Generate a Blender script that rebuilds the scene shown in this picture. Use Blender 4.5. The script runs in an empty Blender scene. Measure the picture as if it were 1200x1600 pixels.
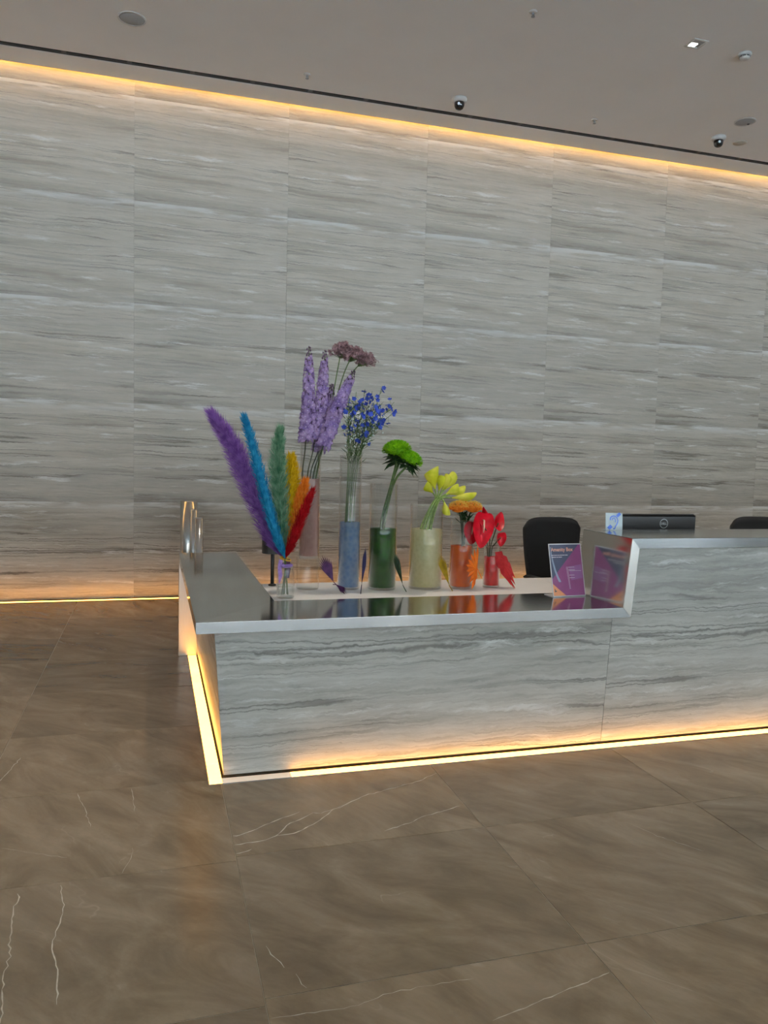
import bpy, math, random
from mathutils import Vector, Matrix
PI = math.pi
S = bpy.context.scene
COL = S.collection

# ------------------------------------------------------------------ camera
cam_d = bpy.data.cameras.new('camera'); cam = bpy.data.objects.new('camera', cam_d); COL.objects.link(cam)
cam_d.sensor_fit = 'HORIZONTAL'; cam_d.sensor_width = 36.0; cam_d.lens = 36.703
cam_d.clip_start = 0.05; cam_d.clip_end = 400
RIGHT = Vector((0.959166, -0.281703, 0.025386)); UP = Vector((-0.003736, 0.077126, 0.997014)); FWD = Vector((0.282819, 0.956397, -0.072924))
cam.matrix_world = Matrix(((RIGHT.x, UP.x, -FWD.x, 0.0), (RIGHT.y, UP.y, -FWD.y, 0.0), (RIGHT.z, UP.z, -FWD.z, 1.5), (0, 0, 0, 1)))
S.camera = cam

# ------------------------------------------------------------------ world (overcast daylight) and exposure
W = bpy.data.worlds.new('overcast_sky'); S.world = W; W.use_nodes = True
bg = W.node_tree.nodes['Background']
bg.inputs[0].default_value = (0.58, 0.81, 1.0, 1); bg.inputs[1].default_value = 5.6
S.view_settings.view_transform = 'Standard'; S.view_settings.look = 'None'
S.view_settings.exposure = 0.07; S.view_settings.gamma = 1.0; S.view_settings.use_curve_mapping = False
S.cycles.max_bounces = 8; S.cycles.diffuse_bounces = 4; S.cycles.glossy_bounces = 4; S.cycles.use_adaptive_sampling = True; S.cycles.adaptive_threshold = 0.04
S.cycles.transparent_max_bounces = 32; S.cycles.caustics_reflective = False; S.cycles.caustics_refractive = False
S.cycles.sample_clamp_indirect = 6.0

# sun high over the street in front of the building: it lights the paving outside and falls only a short way in
sun_d = bpy.data.lights.new('sun', 'SUN'); sun_d.energy = 104.0; sun_d.angle = 0.01; sun_d.color = (1.0, 0.98, 0.95)
sun = bpy.data.objects.new('sun', sun_d); sun.rotation_euler = (math.radians(-22), math.radians(6), 0); sun.location = (0, -20, 20); COL.objects.link(sun)

# room dimensions (metres; the photographer stands at X 0, Y 0)
XL, XR, YF, YW, ZC = -7.0, 12.0, -7.5, 8.185, 4.99

# daylight portals in the openings of the glazed front
for xa in (-3.8, 2.5, 8.8):
    ld = bpy.data.lights.new('daylight_portal', 'AREA'); ld.shape = 'RECTANGLE'; ld.size = 6.3; ld.size_y = 4.9
    ld.cycles.is_portal = True
    lo = bpy.data.objects.new('daylight_portal', ld); lo.location = (xa, YF + 0.02, 2.5); lo.rotation_euler = (PI/2, 0, 0); COL.objects.link(lo)

# ------------------------------------------------------------------ node helpers
def newmat(name):
    m = bpy.data.materials.new(name); m.use_nodes = True
    nt = m.node_tree; b = nt.nodes['Principled BSDF']
    return m, nt, b
def nd(nt, typ, ins=None, **attrs):
    n = nt.nodes.new('ShaderNode' + typ)
    for k, v in attrs.items(): setattr(n, k, v)
    for k, v in (ins or {}).items():
        s = n.inputs[k]
        if isinstance(v, bpy.types.NodeSocket): nt.links.new(v, s)
        else: s.default_value = v
    return n
def math_(nt, op, a, b=None, c=None, clamp=False):
    ins = {0: a}
    if b is not None: ins[1] = b
    if c is not None: ins[2] = c
    n = nd(nt, 'Math', ins, operation=op); n.use_clamp = clamp
    return n.outputs[0]
def ramp(nt, fac, stops, interp='LINEAR'):
    n = nd(nt, 'ValToRGB', {0: fac}); cr = n.color_ramp; cr.interpolation = interp
    while len(cr.elements) < len(stops): cr.elements.new(0.5)
    for e, (p, c) in zip(cr.elements, stops):
        e.position = p; e.color = (c[0], c[1], c[2], 1) if not isinstance(c, (int, float)) else (c, c, c, 1)
    return n.outputs[0]
def mixc(nt, fac, a, b, mode='MIX'):
    n = nd(nt, 'Mix', data_type='RGBA', blend_type=mode)
    for s, v in ((n.inputs[0], fac), (n.inputs[6], a), (n.inputs[7], b)):
        if isinstance(v, bpy.types.NodeSocket): nt.links.new(v, s)
        elif isinstance(v, (int, float)): s.default_value = v
        else: s.default_value = (v[0], v[1], v[2], 1)
    return n.outputs[2]
def srgb(r, g, b):
    f = lambda c: (c/255)/12.92 if c/255 <= 0.04045 else (((c/255)+0.055)/1.055)**2.4
    return (f(r), f(g), f(b))
def plain(name, col, rough=0.5, metal=0.0, var=0.12, scale=30.0, spec=0.5, bump=0.0):
    m, nt, b = newmat(name)
    tc = nd(nt, 'TexCoord'); nz = nd(nt, 'TexNoise', {'Vector': tc.outputs['Object'], 'Scale': scale, 'Detail': 4.0})
    lo = tuple(c*(1-var) for c in col); hi = tuple(min(1, c*(1+var)) for c in col)
    c = ramp(nt, nz.outputs[0], [(0.3, lo), (0.7, hi)])
    nt.links.new(c, b.inputs['Base Color'])
    b.inputs['Roughness'].default_value = rough; b.inputs['Metallic'].default_value = metal
    b.inputs['Specular IOR Level'].default_value = spec
    if bump:
        bp = nd(nt, 'Bump', {'Strength': bump, 'Distance': 0.002, 'Height': nz.outputs[0]}); nt.links.new(bp.outputs[0], b.inputs['Normal'])
    return m
def petal(name, c1, c2, scale=60.0, trans=0.35, rough=0.6):
    m, nt, b = newmat(name)
    tc = nd(nt, 'TexCoord'); nz = nd(nt, 'TexNoise', {'Vector': tc.outputs['Object'], 'Scale': scale, 'Detail': 2.0})
    c = ramp(nt, nz.outputs[0], [(0.35, c1), (0.65, c2)])
    nt.links.new(c, b.inputs['Base Color']); b.inputs['Roughness'].default_value = rough
    b.inputs['Specular IOR Level'].default_value = 0.25
    t = nd(nt, 'BsdfTranslucent', {'Color': c}); mx = nd(nt, 'MixShader', {0: trans, 1: b.outputs[0], 2: t.outputs[0]})
    nt.links.new(mx.outputs[0], nt.nodes['Material Output'].inputs[0])
    return m
def emit(name, col, strength):
    m, nt, b = newmat(name)
    b.inputs['Base Color'].default_value = (0.8, 0.75, 0.68, 1)
    tc = nd(nt, 'TexCoord'); nz = nd(nt, 'TexNoise', {'Vector': tc.outputs['Object'], 'Scale': 2.5, 'Detail': 1.0})
    st = nd(nt, 'MapRange', {0: nz.outputs[0], 1: 0.3, 2: 0.7, 3: strength*0.85, 4: strength*1.15})
    b.inputs['Emission Color'].default_value = (*col, 1); nt.links.new(st.outputs[0], b.inputs['Emission Strength'])
    return m

# ------------------------------------------------------------------ materials
def travertine(name, zs, light, mid, dark, white, sharp=1.0, rough=0.45, panel_h=0.98, tilt=0.020, wav=1.0):
    m, nt, b = newmat(name)
    tc = nd(nt, 'TexCoord'); g = nd(nt, 'NewGeometry'); oi = nd(nt, 'ObjectInfo')
    loc = nd(nt, 'SeparateXYZ', {0: tc.outputs['Object']}); wor = nd(nt, 'SeparateXYZ', {0: g.outputs['Position']})
    x = loc.outputs[0]; zl = loc.outputs[2]; z = wor.outputs[2]
    jit = math_(nt, 'MULTIPLY', oi.outputs['Random'], 0.10)
    # wavy warp of the bedding, falling slightly towards the right of each slab
    def warp(sx_, sz_, det):
        v = nd(nt, 'CombineXYZ', {0: math_(nt, 'MULTIPLY', x, sx_), 1: jit, 2: math_(nt, 'MULTIPLY', z, sz_)})
        return math_(nt, 'SUBTRACT', nd(nt, 'TexNoise', {'Vector': v.outputs[0], 'Scale': 1.0, 'Detail': det, 'Roughness': 0.6}).outputs[0], 0.5)
    zz = math_(nt, 'MULTIPLY_ADD', x, tilt, z)
    zz = math_(nt, 'MULTIPLY_ADD', warp(0.9, 2.4, 2.0), 0.055*wav, zz)
    zz = math_(nt, 'MULTIPLY_ADD', warp(5.0, 11.0, 3.0), 0.030*wav, zz)
    zz = math_(nt, 'MULTIPLY_ADD', warp(26.0, 30.0, 4.0), 0.017*wav, zz)
    def layer(sx, sz, detail, rough_, off):
        v = nd(nt, 'CombineXYZ', {0: math_(nt, 'MULTIPLY_ADD', x, sx, off), 1: math_(nt, 'ADD', jit, off*1.7), 2: math_(nt, 'MULTIPLY', zz, sz*zs)})
        return nd(nt, 'TexNoise', {'Vector': v.outputs[0], 'Scale': 1.0, 'Detail': detail, 'Roughness': rough_}).outputs[0]
    A = layer(0.45, 9.0, 6.0, 0.65, 0.0)
    Bn = layer(4.5, 66.0, 6.0, 0.75, 4.3)
    band = ramp(nt, layer(0.10, 3.3, 2.0, 0.5, 51.0), [(0.36, 0.86), (0.5, 1.0), (0.64, 1.08)])
    base = ramp(nt, A, [(0.33, dark), (0.44, mid), (0.55, light), (0.68, mid)])
    fine = ramp(nt, Bn, [(0.30, 0.72), (0.5, 1.0), (0.72, 1.16)])
    col = mixc(nt, 0.8, base, fine, 'MULTIPLY'); col = mixc(nt, 0.8, col, band, 'MULTIPLY')
    # thin dark seams in two sizes
    seams = None
    for sx_, sz_, wd_, off_, st_ in ((0.16, 9.0, 0.014, 9.1, 0.95), (0.40, 24.0, 0.030, 21.3, 0.6)):
        Cn = layer(sx_, sz_, 2.0, 0.5, off_)
        ln = math_(nt, 'ABSOLUTE', math_(nt, 'SUBTRACT', Cn, 0.5))
        seam = nd(nt, 'MapRange', {0: ln, 1: 0.0, 2: wd_, 3: 1.0, 4: 0.0}).outputs[0]
        msk = nd(nt, 'MapRange', {0: layer(0.9, 5.0, 2.0, 0.5, off_+2.2), 1: 0.41, 2: 0.54, 3: 0.0, 4: st_*sharp}).outputs[0]
        sm = math_(nt, 'MULTIPLY', seam, msk)
        col = mixc(nt, sm, col, tuple(c*0.48 for c in dark))
        seams = sm if seams is None else math_(nt, 'MAXIMUM', seams, sm)
    # pale calcite streaks
    Dn = layer(1.1, 12.0, 6.0, 0.72, 17.0)
    wh = nd(nt, 'MapRange', {0: Dn, 1: 0.57, 2: 0.67, 3: 0.0, 4: 0.95}).outputs[0]
    col = mixc(nt, wh, col, white)
    # the beds cut at the top and bottom of each slab: brown crust above the joint, white band below it
    if panel_h:
        nb = layer(2.5, 34.0, 5.0, 0.75, 31.0)
        bot = nd(nt, 'MapRange', {0: zl, 1: 0.03, 2: 0.12, 3: 1.0, 4: 0.0}).outputs[0]
        fade = nd(nt, 'MapRange', {0: x, 1: 0.1, 2: 1.3, 3: 1.0, 4: 0.25}).outputs[0]
        bot = math_(nt, 'MULTIPLY', math_(nt, 'MULTIPLY', bot, fade), ramp(nt, nb, [(0.35, 0.25), (0.6, 1.0)]))
        col = mixc(nt, math_(nt, 'MULTIPLY', bot, 0.85), col, tuple(c*0.45 for c in dark))
        tp = nd(nt, 'MapRange', {0: zl, 1: panel_h-0.10, 2: panel_h-0.02, 3: 0.0, 4: 1.0}).outputs[0]
        n2 = nd(nt, 'CombineXYZ', {0: math_(nt, 'MULTIPLY', x, 2.0), 1: oi.outputs['Random'], 2: math_(nt, 'MULTIPLY', zl, 20.0)})
        n2 = nd(nt, 'TexNoise', {'Vector': n2.outputs[0], 'Scale': 1.0, 'Detail': 4.0})
        tp = math_(nt, 'MULTIPLY', tp, ramp(nt, n2.outputs[0], [(0.40, 0.0), (0.54, 1.0)]))
        col = mixc(nt, math_(nt, 'MULTIPLY', tp, 0.8), col, white)
    tone = nd(nt, 'MapRange', {0: oi.outputs['Random'], 3: 0.94, 4: 1.05}).outputs[0]
    col = mixc(nt, 1.0, col, nd(nt, 'CombineColor', {0: tone, 1: tone, 2: tone}).outputs[0], 'MULTIPLY')
    nt.links.new(col, b.inputs['Base Color'])
    b.inputs['Roughness'].default_value = rough; b.inputs['Specular IOR Level'].default_value = 0.35
    return m

def floor_stone():
    m, nt, b = newmat('brown_marble')
    tc = nd(nt, 'TexCoord'); oi = nd(nt, 'ObjectInfo'); g = nd(nt, 'NewGeometry')
    off = nd(nt, 'CombineXYZ', {0: math_(nt, 'MULTIPLY', oi.outputs['Random'], 37.0), 1: math_(nt, 'MULTIPLY', oi.outputs['Random'], 91.0), 2: 0.0})
    rot = nd(nt, 'VectorRotate', {'Vector': g.outputs['Position'], 'Angle': math_(nt, 'MULTIPLY_ADD', oi.outputs['Random'], 0.9, 0.2)}, rotation_type='Z_AXIS')
    st = nd(nt, 'VectorMath', {0: rot.outputs[0], 1: (1.0, 2.6, 1.0)}, operation='MULTIPLY')
    v = nd(nt, 'VectorMath', {0: st.outputs[0], 1: off.outputs[0]}, operation='ADD').outputs[0]
    n1 = nd(nt, 'TexNoise', {'Vector': v, 'Scale': 2.2, 'Detail': 7.0, 'Roughness': 0.62, 'Distortion': 0.8}).outputs[0]
    n2 = nd(nt, 'TexNoise', {'Vector': v, 'Scale': 14.0, 'Detail': 6.0, 'Roughness': 0.7, 'Distortion': 1.2}).outputs[0]
    c = ramp(nt, n1, [(0.28, FLD), (0.50, FLM), (0.72, FLL)])
    f = ramp(nt, n2, [(0.28, 0.90), (0.5, 1.0), (0.72, 1.08)])
    c = mixc(nt, 0.8, c, f, 'MULTIPLY')
    # hairline pale veins
    w = nd(nt, 'TexNoise', {'Vector': v, 'Scale': 0.9, 'Detail': 4.0, 'Roughness': 0.5, 'Distortion': 0.4}).outputs[0]
    ln = nd(nt, 'MapRange', {0: math_(nt, 'ABSOLUTE', math_(nt, 'SUBTRACT', w, 0.52)), 1: 0.0, 2: 0.004, 3: 1.0, 4: 0.0}).outputs[0]
    mk = nd(nt, 'MapRange', {0: n1, 1: 0.52, 2: 0.66, 3: 0.0, 4: 0.22}).outputs[0]
    c = mixc(nt, math_(nt, 'MULTIPLY', ln, mk), c, srgb(205, 190, 170))
    tone = nd(nt, 'MapRange', {0: oi.outputs['Random'], 3: 0.78, 4: 1.16}).outputs[0]
    c = mixc(nt, 1.0, c, nd(nt, 'CombineColor', {0: tone, 1: tone, 2: tone}).outputs[0], 'MULTIPLY')
    nt.links.new(c, b.inputs['Base Color'])
    b.inputs['Roughness'].default_value = 0.27
    b.inputs['Specular IOR Level'].default_value = 0.5
    return m
FLD, FLM, FLL = (0.125, 0.085, 0.046), (0.215, 0.150, 0.088), (0.290, 0.212, 0.136)

def steel(name, rough, axis, col=(0.56, 0.545, 0.52)):
    m, nt, b = newmat(name)
    tc = nd(nt, 'TexCoord'); sc = {'x': (2, 90, 90), 'y': (90, 2, 90), 'z': (90, 90, 2)}[axis]
    v = nd(nt, 'VectorMath', {0: tc.outputs['Object'], 1: sc}, operation='MULTIPLY')
    n = nd(nt, 'TexNoise', {'Vector': v.outputs[0], 'Scale': 3.0, 'Detail': 3.0}).outputs[0]
    c = ramp(nt, n, [(0.3, tuple(k*0.94 for k in col)), (0.7, tuple(min(1, k*1.05) for k in col))])
    nt.links.new(c, b.inputs['Base Color']); b.inputs['Metallic'].default_value = 1.0
    r = nd(nt, 'MapRange', {0: n, 3: rough*0.8, 4: rough*1.25}); nt.links.new(r.outputs[0], b.inputs['Roughness'])
    return m

def glass(name, tint=(0.980, 0.988, 0.984), refl=0.8):
    m, nt, b = newmat(name); nt.nodes.remove(b)
    lw = nd(nt, 'LayerWeight', {'Blend': 0.5})
    f = math_(nt, 'MULTIPLY_ADD', math_(nt, 'POWER', lw.outputs['Facing'], 3.0), refl, 0.034)
    tc = nd(nt, 'TexCoord'); nz = nd(nt, 'TexNoise', {'Vector': tc.outputs['Object'], 'Scale': 14.0, 'Detail': 1.0})
    bp = nd(nt, 'Bump', {'Strength': 0.05, 'Distance': 0.01, 'Height': nz.outputs[0]})
    t = nd(nt, 'BsdfTransparent', {'Color': (*tint, 1)}); gl = nd(nt, 'BsdfGlossy', {'Color': (1, 1, 1, 1), 'Roughness': 0.03, 'Normal': bp.outputs[0]})
    mx = nd(nt, 'MixShader', {0: f, 1: t.outputs[0], 2: gl.outputs[0]})
    nt.links.new(mx.outputs[0], nt.nodes['Material Output'].inputs[0])
    return m
def water(name, c1, c2, opaq, scale=55.0, clear=0.25):
    m, nt, b = newmat(name)
    tc = nd(nt, 'TexCoord'); nz = nd(nt, 'TexVoronoi', {'Vector': tc.outputs['Object'], 'Scale': scale})
    n2 = nd(nt, 'TexNoise', {'Vector': tc.outputs['Object'], 'Scale': 9.0, 'Detail': 3.0})
    c = ramp(nt, math_(nt, 'MULTIPLY_ADD', nz.outputs[0], 0.5, math_(nt, 'MULTIPLY', n2.outputs[0], 0.7)), [(0.25, c1), (0.85, c2)])
    nt.links.new(c, b.inputs['Base Color']); b.inputs['Roughness'].default_value = 0.4; b.inputs['Specular IOR Level'].default_value = 0.05
    tr = nd(nt, 'BsdfTransparent', {'Color': mixc(nt, clear, c, (1, 1, 1))}); tl = nd(nt, 'BsdfTranslucent', {'Color': c})
    m1 = nd(nt, 'MixShader', {0: 0.5, 1: b.outputs[0], 2: tl.outputs[0]})
    m2 = nd(nt, 'MixShader', {0: opaq, 1: tr.outputs[0], 2: m1.outputs[0]})
    nt.links.new(m2.outputs[0], nt.nodes['Material Output'].inputs[0])
    return m

M = {}
M['trav_wall'] = travertine('silver_travertine', 1.0, srgb(197, 191, 180), srgb(183, 176, 163), srgb(155, 146, 132), srgb(232, 232, 229))
M['trav_desk'] = travertine('silver_travertine_desk', 0.85, srgb(192, 194, 190), srgb(176, 177, 172), srgb(146, 147, 142), srgb(220, 224, 223), sharp=0.8, rough=0.32, panel_h=None, wav=1.4, tilt=-0.006)
M['floor'] = floor_stone()
M['vein'] = plain('calcite_vein', srgb(196, 182, 160), 0.4, var=0.25, scale=40)
M['grout'] = plain('grout', srgb(160, 146, 124), 0.8)
M['ceiling'] = plain('ceiling_paint', (0.92, 0.92, 0.915), 0.9, var=0.015, scale=2)
M['plaster'] = plain('wall_paint', (0.62, 0.60, 0.56), 0.9, var=0.02, scale=2)
M['steel_top'] = steel('polished_steel', 0.13, 'x', (0.62, 0.60, 0.57))
M['steel_wing'] = steel('polished_steel_lengthwise', 0.10, 'y')
M['steel_lip'] = steel('brushed_steel', 0.13, 'x', (0.45, 0.455, 0.46))
M['steel_leg'] = steel('brushed_steel_upright', 0.22, 'z', (0.60, 0.57, 0.53))
M['steel_end'] = steel('brushed_steel_end', 0.36, 'z', (0.60, 0.57, 0.53))
M['steel_post'] = steel('brushed_steel_post', 0.20, 'z', (0.60, 0.58, 0.55))
M['white'] = plain('white_solid_surface', (0.86, 0.83, 0.80), 0.35, var=0.02, scale=8)
M['black'] = plain('black_plastic', (0.010, 0.010, 0.010), 0.45, var=0.2)
M['lampblack'] = plain('lamp_black', (0.012, 0.010, 0.009), 0.5, var=0.2)
M['mesh'] = plain('black_mesh_fabric', (0.008, 0.007, 0.007), 0.85, var=0.3, scale=300, bump=0.4)
M['dark'] = plain('dark_shadow_gap', (0.018, 0.016, 0.014), 0.8)
M['slot'] = plain('slot_grey', (0.012, 0.014, 0.016), 0.6)
M['carcass'] = plain('desk_carcass', (0.30, 0.28, 0.25), 0.6)
M['alu'] = plain('grey_aluminium', (0.35, 0.36, 0.37), 0.4, metal=0.8)
M['whitepl'] = plain('white_plastic', (0.62, 0.61, 0.59), 0.45, var=0.03)
M['greypl'] = plain('grey_grille', (0.36, 0.36, 0.36), 0.7, var=0.08, scale=200)
M['beige'] = plain('beige_plate', (0.50, 0.46, 0.40), 0.6, var=0.03)
M['dome'] = plain('dark_dome', (0.012, 0.013, 0.015), 0.08, spec=0.6)
M['led'] = emit('warm_led_diffuser', (1.0, 0.43, 0.065), 7.5)
M['led_cove'] = emit('warm_cove_led', (1.0, 0.52, 0.13), 36.0)
M['led_end'] = emit('dim_led_diffuser', (1.0, 0.70, 0.45), 0.45)
M['spot'] = emit('downlight_lens', (1.0, 0.94, 0.84), 14.0)
M['glass'] = glass('clear_glass')
M['pane'] = glass('facade_glass', (0.90, 0.94, 0.94), 0.4)
M['paving'] = plain('outside_paving', (0.395, 0.465, 0.54), 0.9)
M['screen'] = plain('monitor_shell', (0.006, 0.006, 0.007), 0.35)
M['logo'] = plain('logo_grey', (0.30, 0.32, 0.32), 0.35, metal=0.3)
M['w_pink'] = water('pink_water', (0.80, 0.46, 0.43), (0.95, 0.62, 0.58), 0.50, 55.0, 0.5)
M['w_blue'] = water('blue_gel', (0.16, 0.36, 0.74), (0.48, 0.66, 0.88), 0.66, 45, 0.4)
M['w_green'] = water('green_water', (0.008, 0.075, 0.001), (0.032, 0.19, 0.004), 0.78, 55.0, 0.1)
M['w_cream'] = water('cream_gel', (0.82, 0.76, 0.42), (0.97, 0.91, 0.62), 0.82)
M['w_orange'] = water('orange_water', (0.80, 0.13, 0.002), (0.97, 0.22, 0.010), 0.75)
M['w_red'] = water('red_water', (0.72, 0.003, 0.003), (0.97, 0.014, 0.010), 0.75)
M['stem'] = petal('stem_green', srgb(70, 92, 48), srgb(98, 118, 66), trans=0.1)
M['stem_dark'] = petal('stem_dark', srgb(48, 56, 38), srgb(76, 84, 54), trans=0.1)
M['leaf'] = petal('leaf_green', srgb(38, 62, 26), srgb(70, 100, 44), trans=0.2)
M['leaf_dark'] = petal('leaf_dark', srgb(22, 44, 20), srgb(46, 74, 32), trans=0.15)
M['lilac'] = petal('lilac_petal', srgb(148, 122, 182), srgb(198, 168, 208), scale=25)
M['lilac_eye'] = petal('lilac_eye', srgb(206, 190, 226), srgb(228, 214, 236))
M['bud'] = petal('bud_purple', srgb(72, 46, 72), srgb(112, 74, 108))
M['mauve'] = petal('dusky_mauve', srgb(124, 96, 98), srgb(172, 138, 142), scale=40)
M['bluep'] = petal('blue_petal', srgb(34, 52, 150), srgb(72, 98, 204), scale=40)
M['whiteb'] = petal('white_bud', srgb(190, 206, 196), srgb(216, 226, 222))
M['lime'] = petal('lime_petal', srgb(96, 158, 8), srgb(142, 196, 24), scale=40)
M['calla'] = petal('calla_yellow', srgb(202, 206, 44), srgb(236, 230, 96), scale=18)
M['callast'] = petal('calla_stem', srgb(126, 152, 72), srgb(166, 186, 110), trans=0.1)
M['spadix'] = petal('spadix_cream', srgb(232, 172, 150), srgb(244, 206, 176), trans=0.1)
M['spadix_y'] = petal('spadix_yellow', srgb(240, 200, 60), srgb(250, 220, 110), trans=0.1)
M['orange'] = petal('protea_orange', srgb(226, 112, 20), srgb(246, 154, 50), scale=50)
M['red'] = petal('anthurium_red', srgb(196, 10, 28), srgb(224, 22, 44), scale=20, trans=0.2, rough=0.3)
M['tie'] = petal('yellow_tie', srgb(222, 176, 60), srgb(238, 196, 84))
M['ribbon'] = petal('lilac_ribbon', srgb(150, 118, 190), srgb(180, 146, 210), trans=0.3)
for k, a, b_ in (('purple', (122, 76, 154), (166, 116, 194)), ('blue', (22, 122, 168), (52, 158, 196)), ('green', (78, 134, 100), (140, 176, 142)),
                 ('yellow', (206, 166, 4), (230, 196, 30)), ('orange', (226, 120, 20), (240, 150, 52)), ('red', (158, 8, 16), (194, 20, 28))):
    M['pl_'+k] = petal('pampas_'+k, srgb(*a), srgb(*b_), scale=35, trans=0.35, rough=0.9)
for k, a, b_ in (('purple', (62, 32, 72), (92, 56, 98)), ('navy', (22, 22, 62), (44, 38, 86)), ('green', (22, 44, 22), (44, 66, 34)),
                 ('yellow', (150, 120, 6), (190, 156, 24)), ('orange', (214, 92, 10), (236, 120, 26)), ('red', (164, 24, 28), (196, 44, 46))):
    M['pa_'+k] = petal('palm_'+k, srgb(*a), srgb(*b_), scale=30, trans=0.15)
M['acrylic'] = plain('white_acrylic', (0.74, 0.74, 0.76), 0.25, var=0.02)
M['pr_slate'] = plain('print_slate', srgb(72, 74, 96), 0.22, var=0.10, scale=12)
M['pr_magenta'] = plain('print_magenta', srgb(142, 74, 122), 0.22, var=0.10, scale=9)
M['pr_peach'] = plain('print_peach', srgb(228, 150, 104), 0.25, var=0.06)
M['pr_white'] = plain('print_white', srgb(222, 214, 220), 0.3, var=0.02)
M['pr_silver'] = plain('print_silver', srgb(150, 162, 184), 0.25, var=0.15, scale=10)
M['pr_black'] = plain('print_black', (0.02, 0.02, 0.02), 0.4)
M['pr_text'] = plain('print_text', srgb(232, 166, 140), 0.3, var=0.02)
M['ear_bg'] = plain('card_white', srgb(186, 200, 204), 0.3, var=0.02)
M['ear_blue'] = plain('card_blue', srgb(30, 92, 200), 0.3, var=0.04)

# ------------------------------------------------------------------ mesh helpers
class MB:
    def __init__(s): s.v = []; s.f = []
    def add(s, vs, fs):
        o = len(s.v); s.v += [tuple(v) for v in vs]; s.f += [tuple(i+o for i in f) for f in fs]; return s
    def hexa(s, p):      # bottom 4 then top 4, counter-clockwise from above
        return s.add(p, [(3, 2, 1, 0), (4, 5, 6, 7), (0, 1, 5, 4), (1, 2, 6, 5), (2, 3, 7, 6), (3, 0, 4, 7)])
    def box(s, a, b):
        (x0, y0, z0), (x1, y1, z1) = a, b
        return s.hexa([(x0, y0, z0), (x1, y0, z0), (x1, y1, z0), (x0, y1, z0), (x0, y0, z1), (x1, y0, z1), (x1, y1, z1), (x0, y1, z1)])
    def bbox(s, a, b, c=0.004):   # box with chamfered edges all round (top, bottom and uprights)
        (x0, y0, z0), (x1, y1, z1) = a, b
        c = min(c, (x1-x0)/2.1, (y1-y0)/2.1, (z1-z0)/2.1)
        def ring(i, z): return [(x0+i+c, y0+i, z), (x1-i-c, y0+i, z), (x1-i, y0+i+c, z), (x1-i, y1-i-c, z), (x1-i-c, y1-i, z), (x0+i+c, y1-i, z), (x0+i, y1-i-c, z), (x0+i, y0+i+c, z)]
        rs = [ring(c, z0), ring(0, z0+c), ring(0, z1-c), ring(c, z1)]
        return s.rings(rs, True, True)
    def rings(s, rs, cap0=False, cap1=False):
        n = len(rs[0]); o = len(s.v)
        for r in rs: s.v += [tuple(p) for p in r]
        for i in range(len(rs)-1):
            for j in range(n):
                k = (j+1) % n
                s.f.append((o+i*n+j, o+i*n+k, o+(i+1)*n+k, o+(i+1)*n+j))
        if cap0: s.f.append(tuple(o+j for j in reversed(range(n))))
        if cap1: s.f.append(tuple(o+(len(rs)-1)*n+j for j in range(n)))
        return s
    def lathe(s, prof, n=32, c=(0, 0, 0), cap0=False, cap1=False):
        return s.rings([[(c[0]+r*math.cos(2*PI*j/n), c[1]+r*math.sin(2*PI*j/n), c[2]+z) for j in range(n)] for r, z in prof], cap0, cap1)
    def tube(s, pts, rad, n=8, caps=True):
        pts = [Vector(p) for p in pts]; m = len(pts)
        if isinstance(rad, (int, float)): rad = [rad]*m
        rs = []; prev = None
        for i, p in enumerate(pts):
            t = (pts[min(i+1, m-1)] - pts[max(i-1, 0)])
            t = t.normalized() if t.length > 1e-9 else Vector((0, 0, 1))
            if prev is None:
                a = t.cross(Vector((0, 1, 0)) if abs(t.y) < 0.9 else Vector((1, 0, 0))).normalized()
            else:
                a = (prev - t*prev.dot(t)).normalized()
            prev = a; b = t.cross(a)
            rs.append([p + (a*math.cos(2*PI*j/n) + b*math.sin(2*PI*j/n))*rad[i] for j in range(n)])
        return s.rings(rs, caps, caps)
    def poly(s, pts2, y0, y1):        # XZ polygon (counter-clockwise seen from -Y) extruded in Y
        n = len(pts2); o = len(s.v)
        s.v += [(x, y0, z) for x, z in pts2] + [(x, y1, z) for x, z in pts2]
        s.f.append(tuple(o+i for i in range(n))); s.f.append(tuple(o+n+i for i in reversed(range(n))))
        for i in range(n):
            k = (i+1) % n; s.f.append((o+i, o+n+i, o+n+k, o+k))
        return s
    def build(s, name, mat, parent=None, smooth=False, org=(0, 0, 0)):
        me = bpy.data.meshes.new(name)
        me.from_pydata([(x-org[0], y-org[1], z-org[2]) for x, y, z in s.v], [], s.f); me.update()
        if smooth: me.polygons.foreach_set('use_smooth', [True]*len(me.polygons))
        me.materials.append(M[mat] if isinstance(mat, str) else mat)
        return link(name, me, parent)
def link(name, me, parent=None):
    o = bpy.data.objects.new(name, me); COL.objects.link(o)
    if parent is not None: o.parent = parent
    return o
def tag(o, label, cat, group=None):
    o['label'] = label; o['category'] = cat
    if group: o['group'] = group
    return o
def thing(name, label, cat, loc, group=None, rz=0.0):
    o = bpy.data.objects.new(name, None); COL.objects.link(o); o.location = loc; o.rotation_euler = (0, 0, rz)
    o.empty_display_size = 0.1
    return tag(o, label, cat, group)
def struct(o): o['kind'] = 'structure'; return o
def spline(pts, n):
    pts = [Vector(p) for p in pts]; out = []
    P = [pts[0]*2-pts[1]] + pts + [pts[-1]*2-pts[-2]]
    for i in range(1, len(P)-2):
        for k in range(n):
            t = k/n; a, b, c, d = P[i-1], P[i], P[i+1], P[i+2]
            out.append(0.5*((2*b)+(c-a)*t+(2*a-5*b+4*c-d)*t*t+(3*b-a-3*c+d)*t*t*t))
    out.append(pts[-1]); return out
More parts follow.
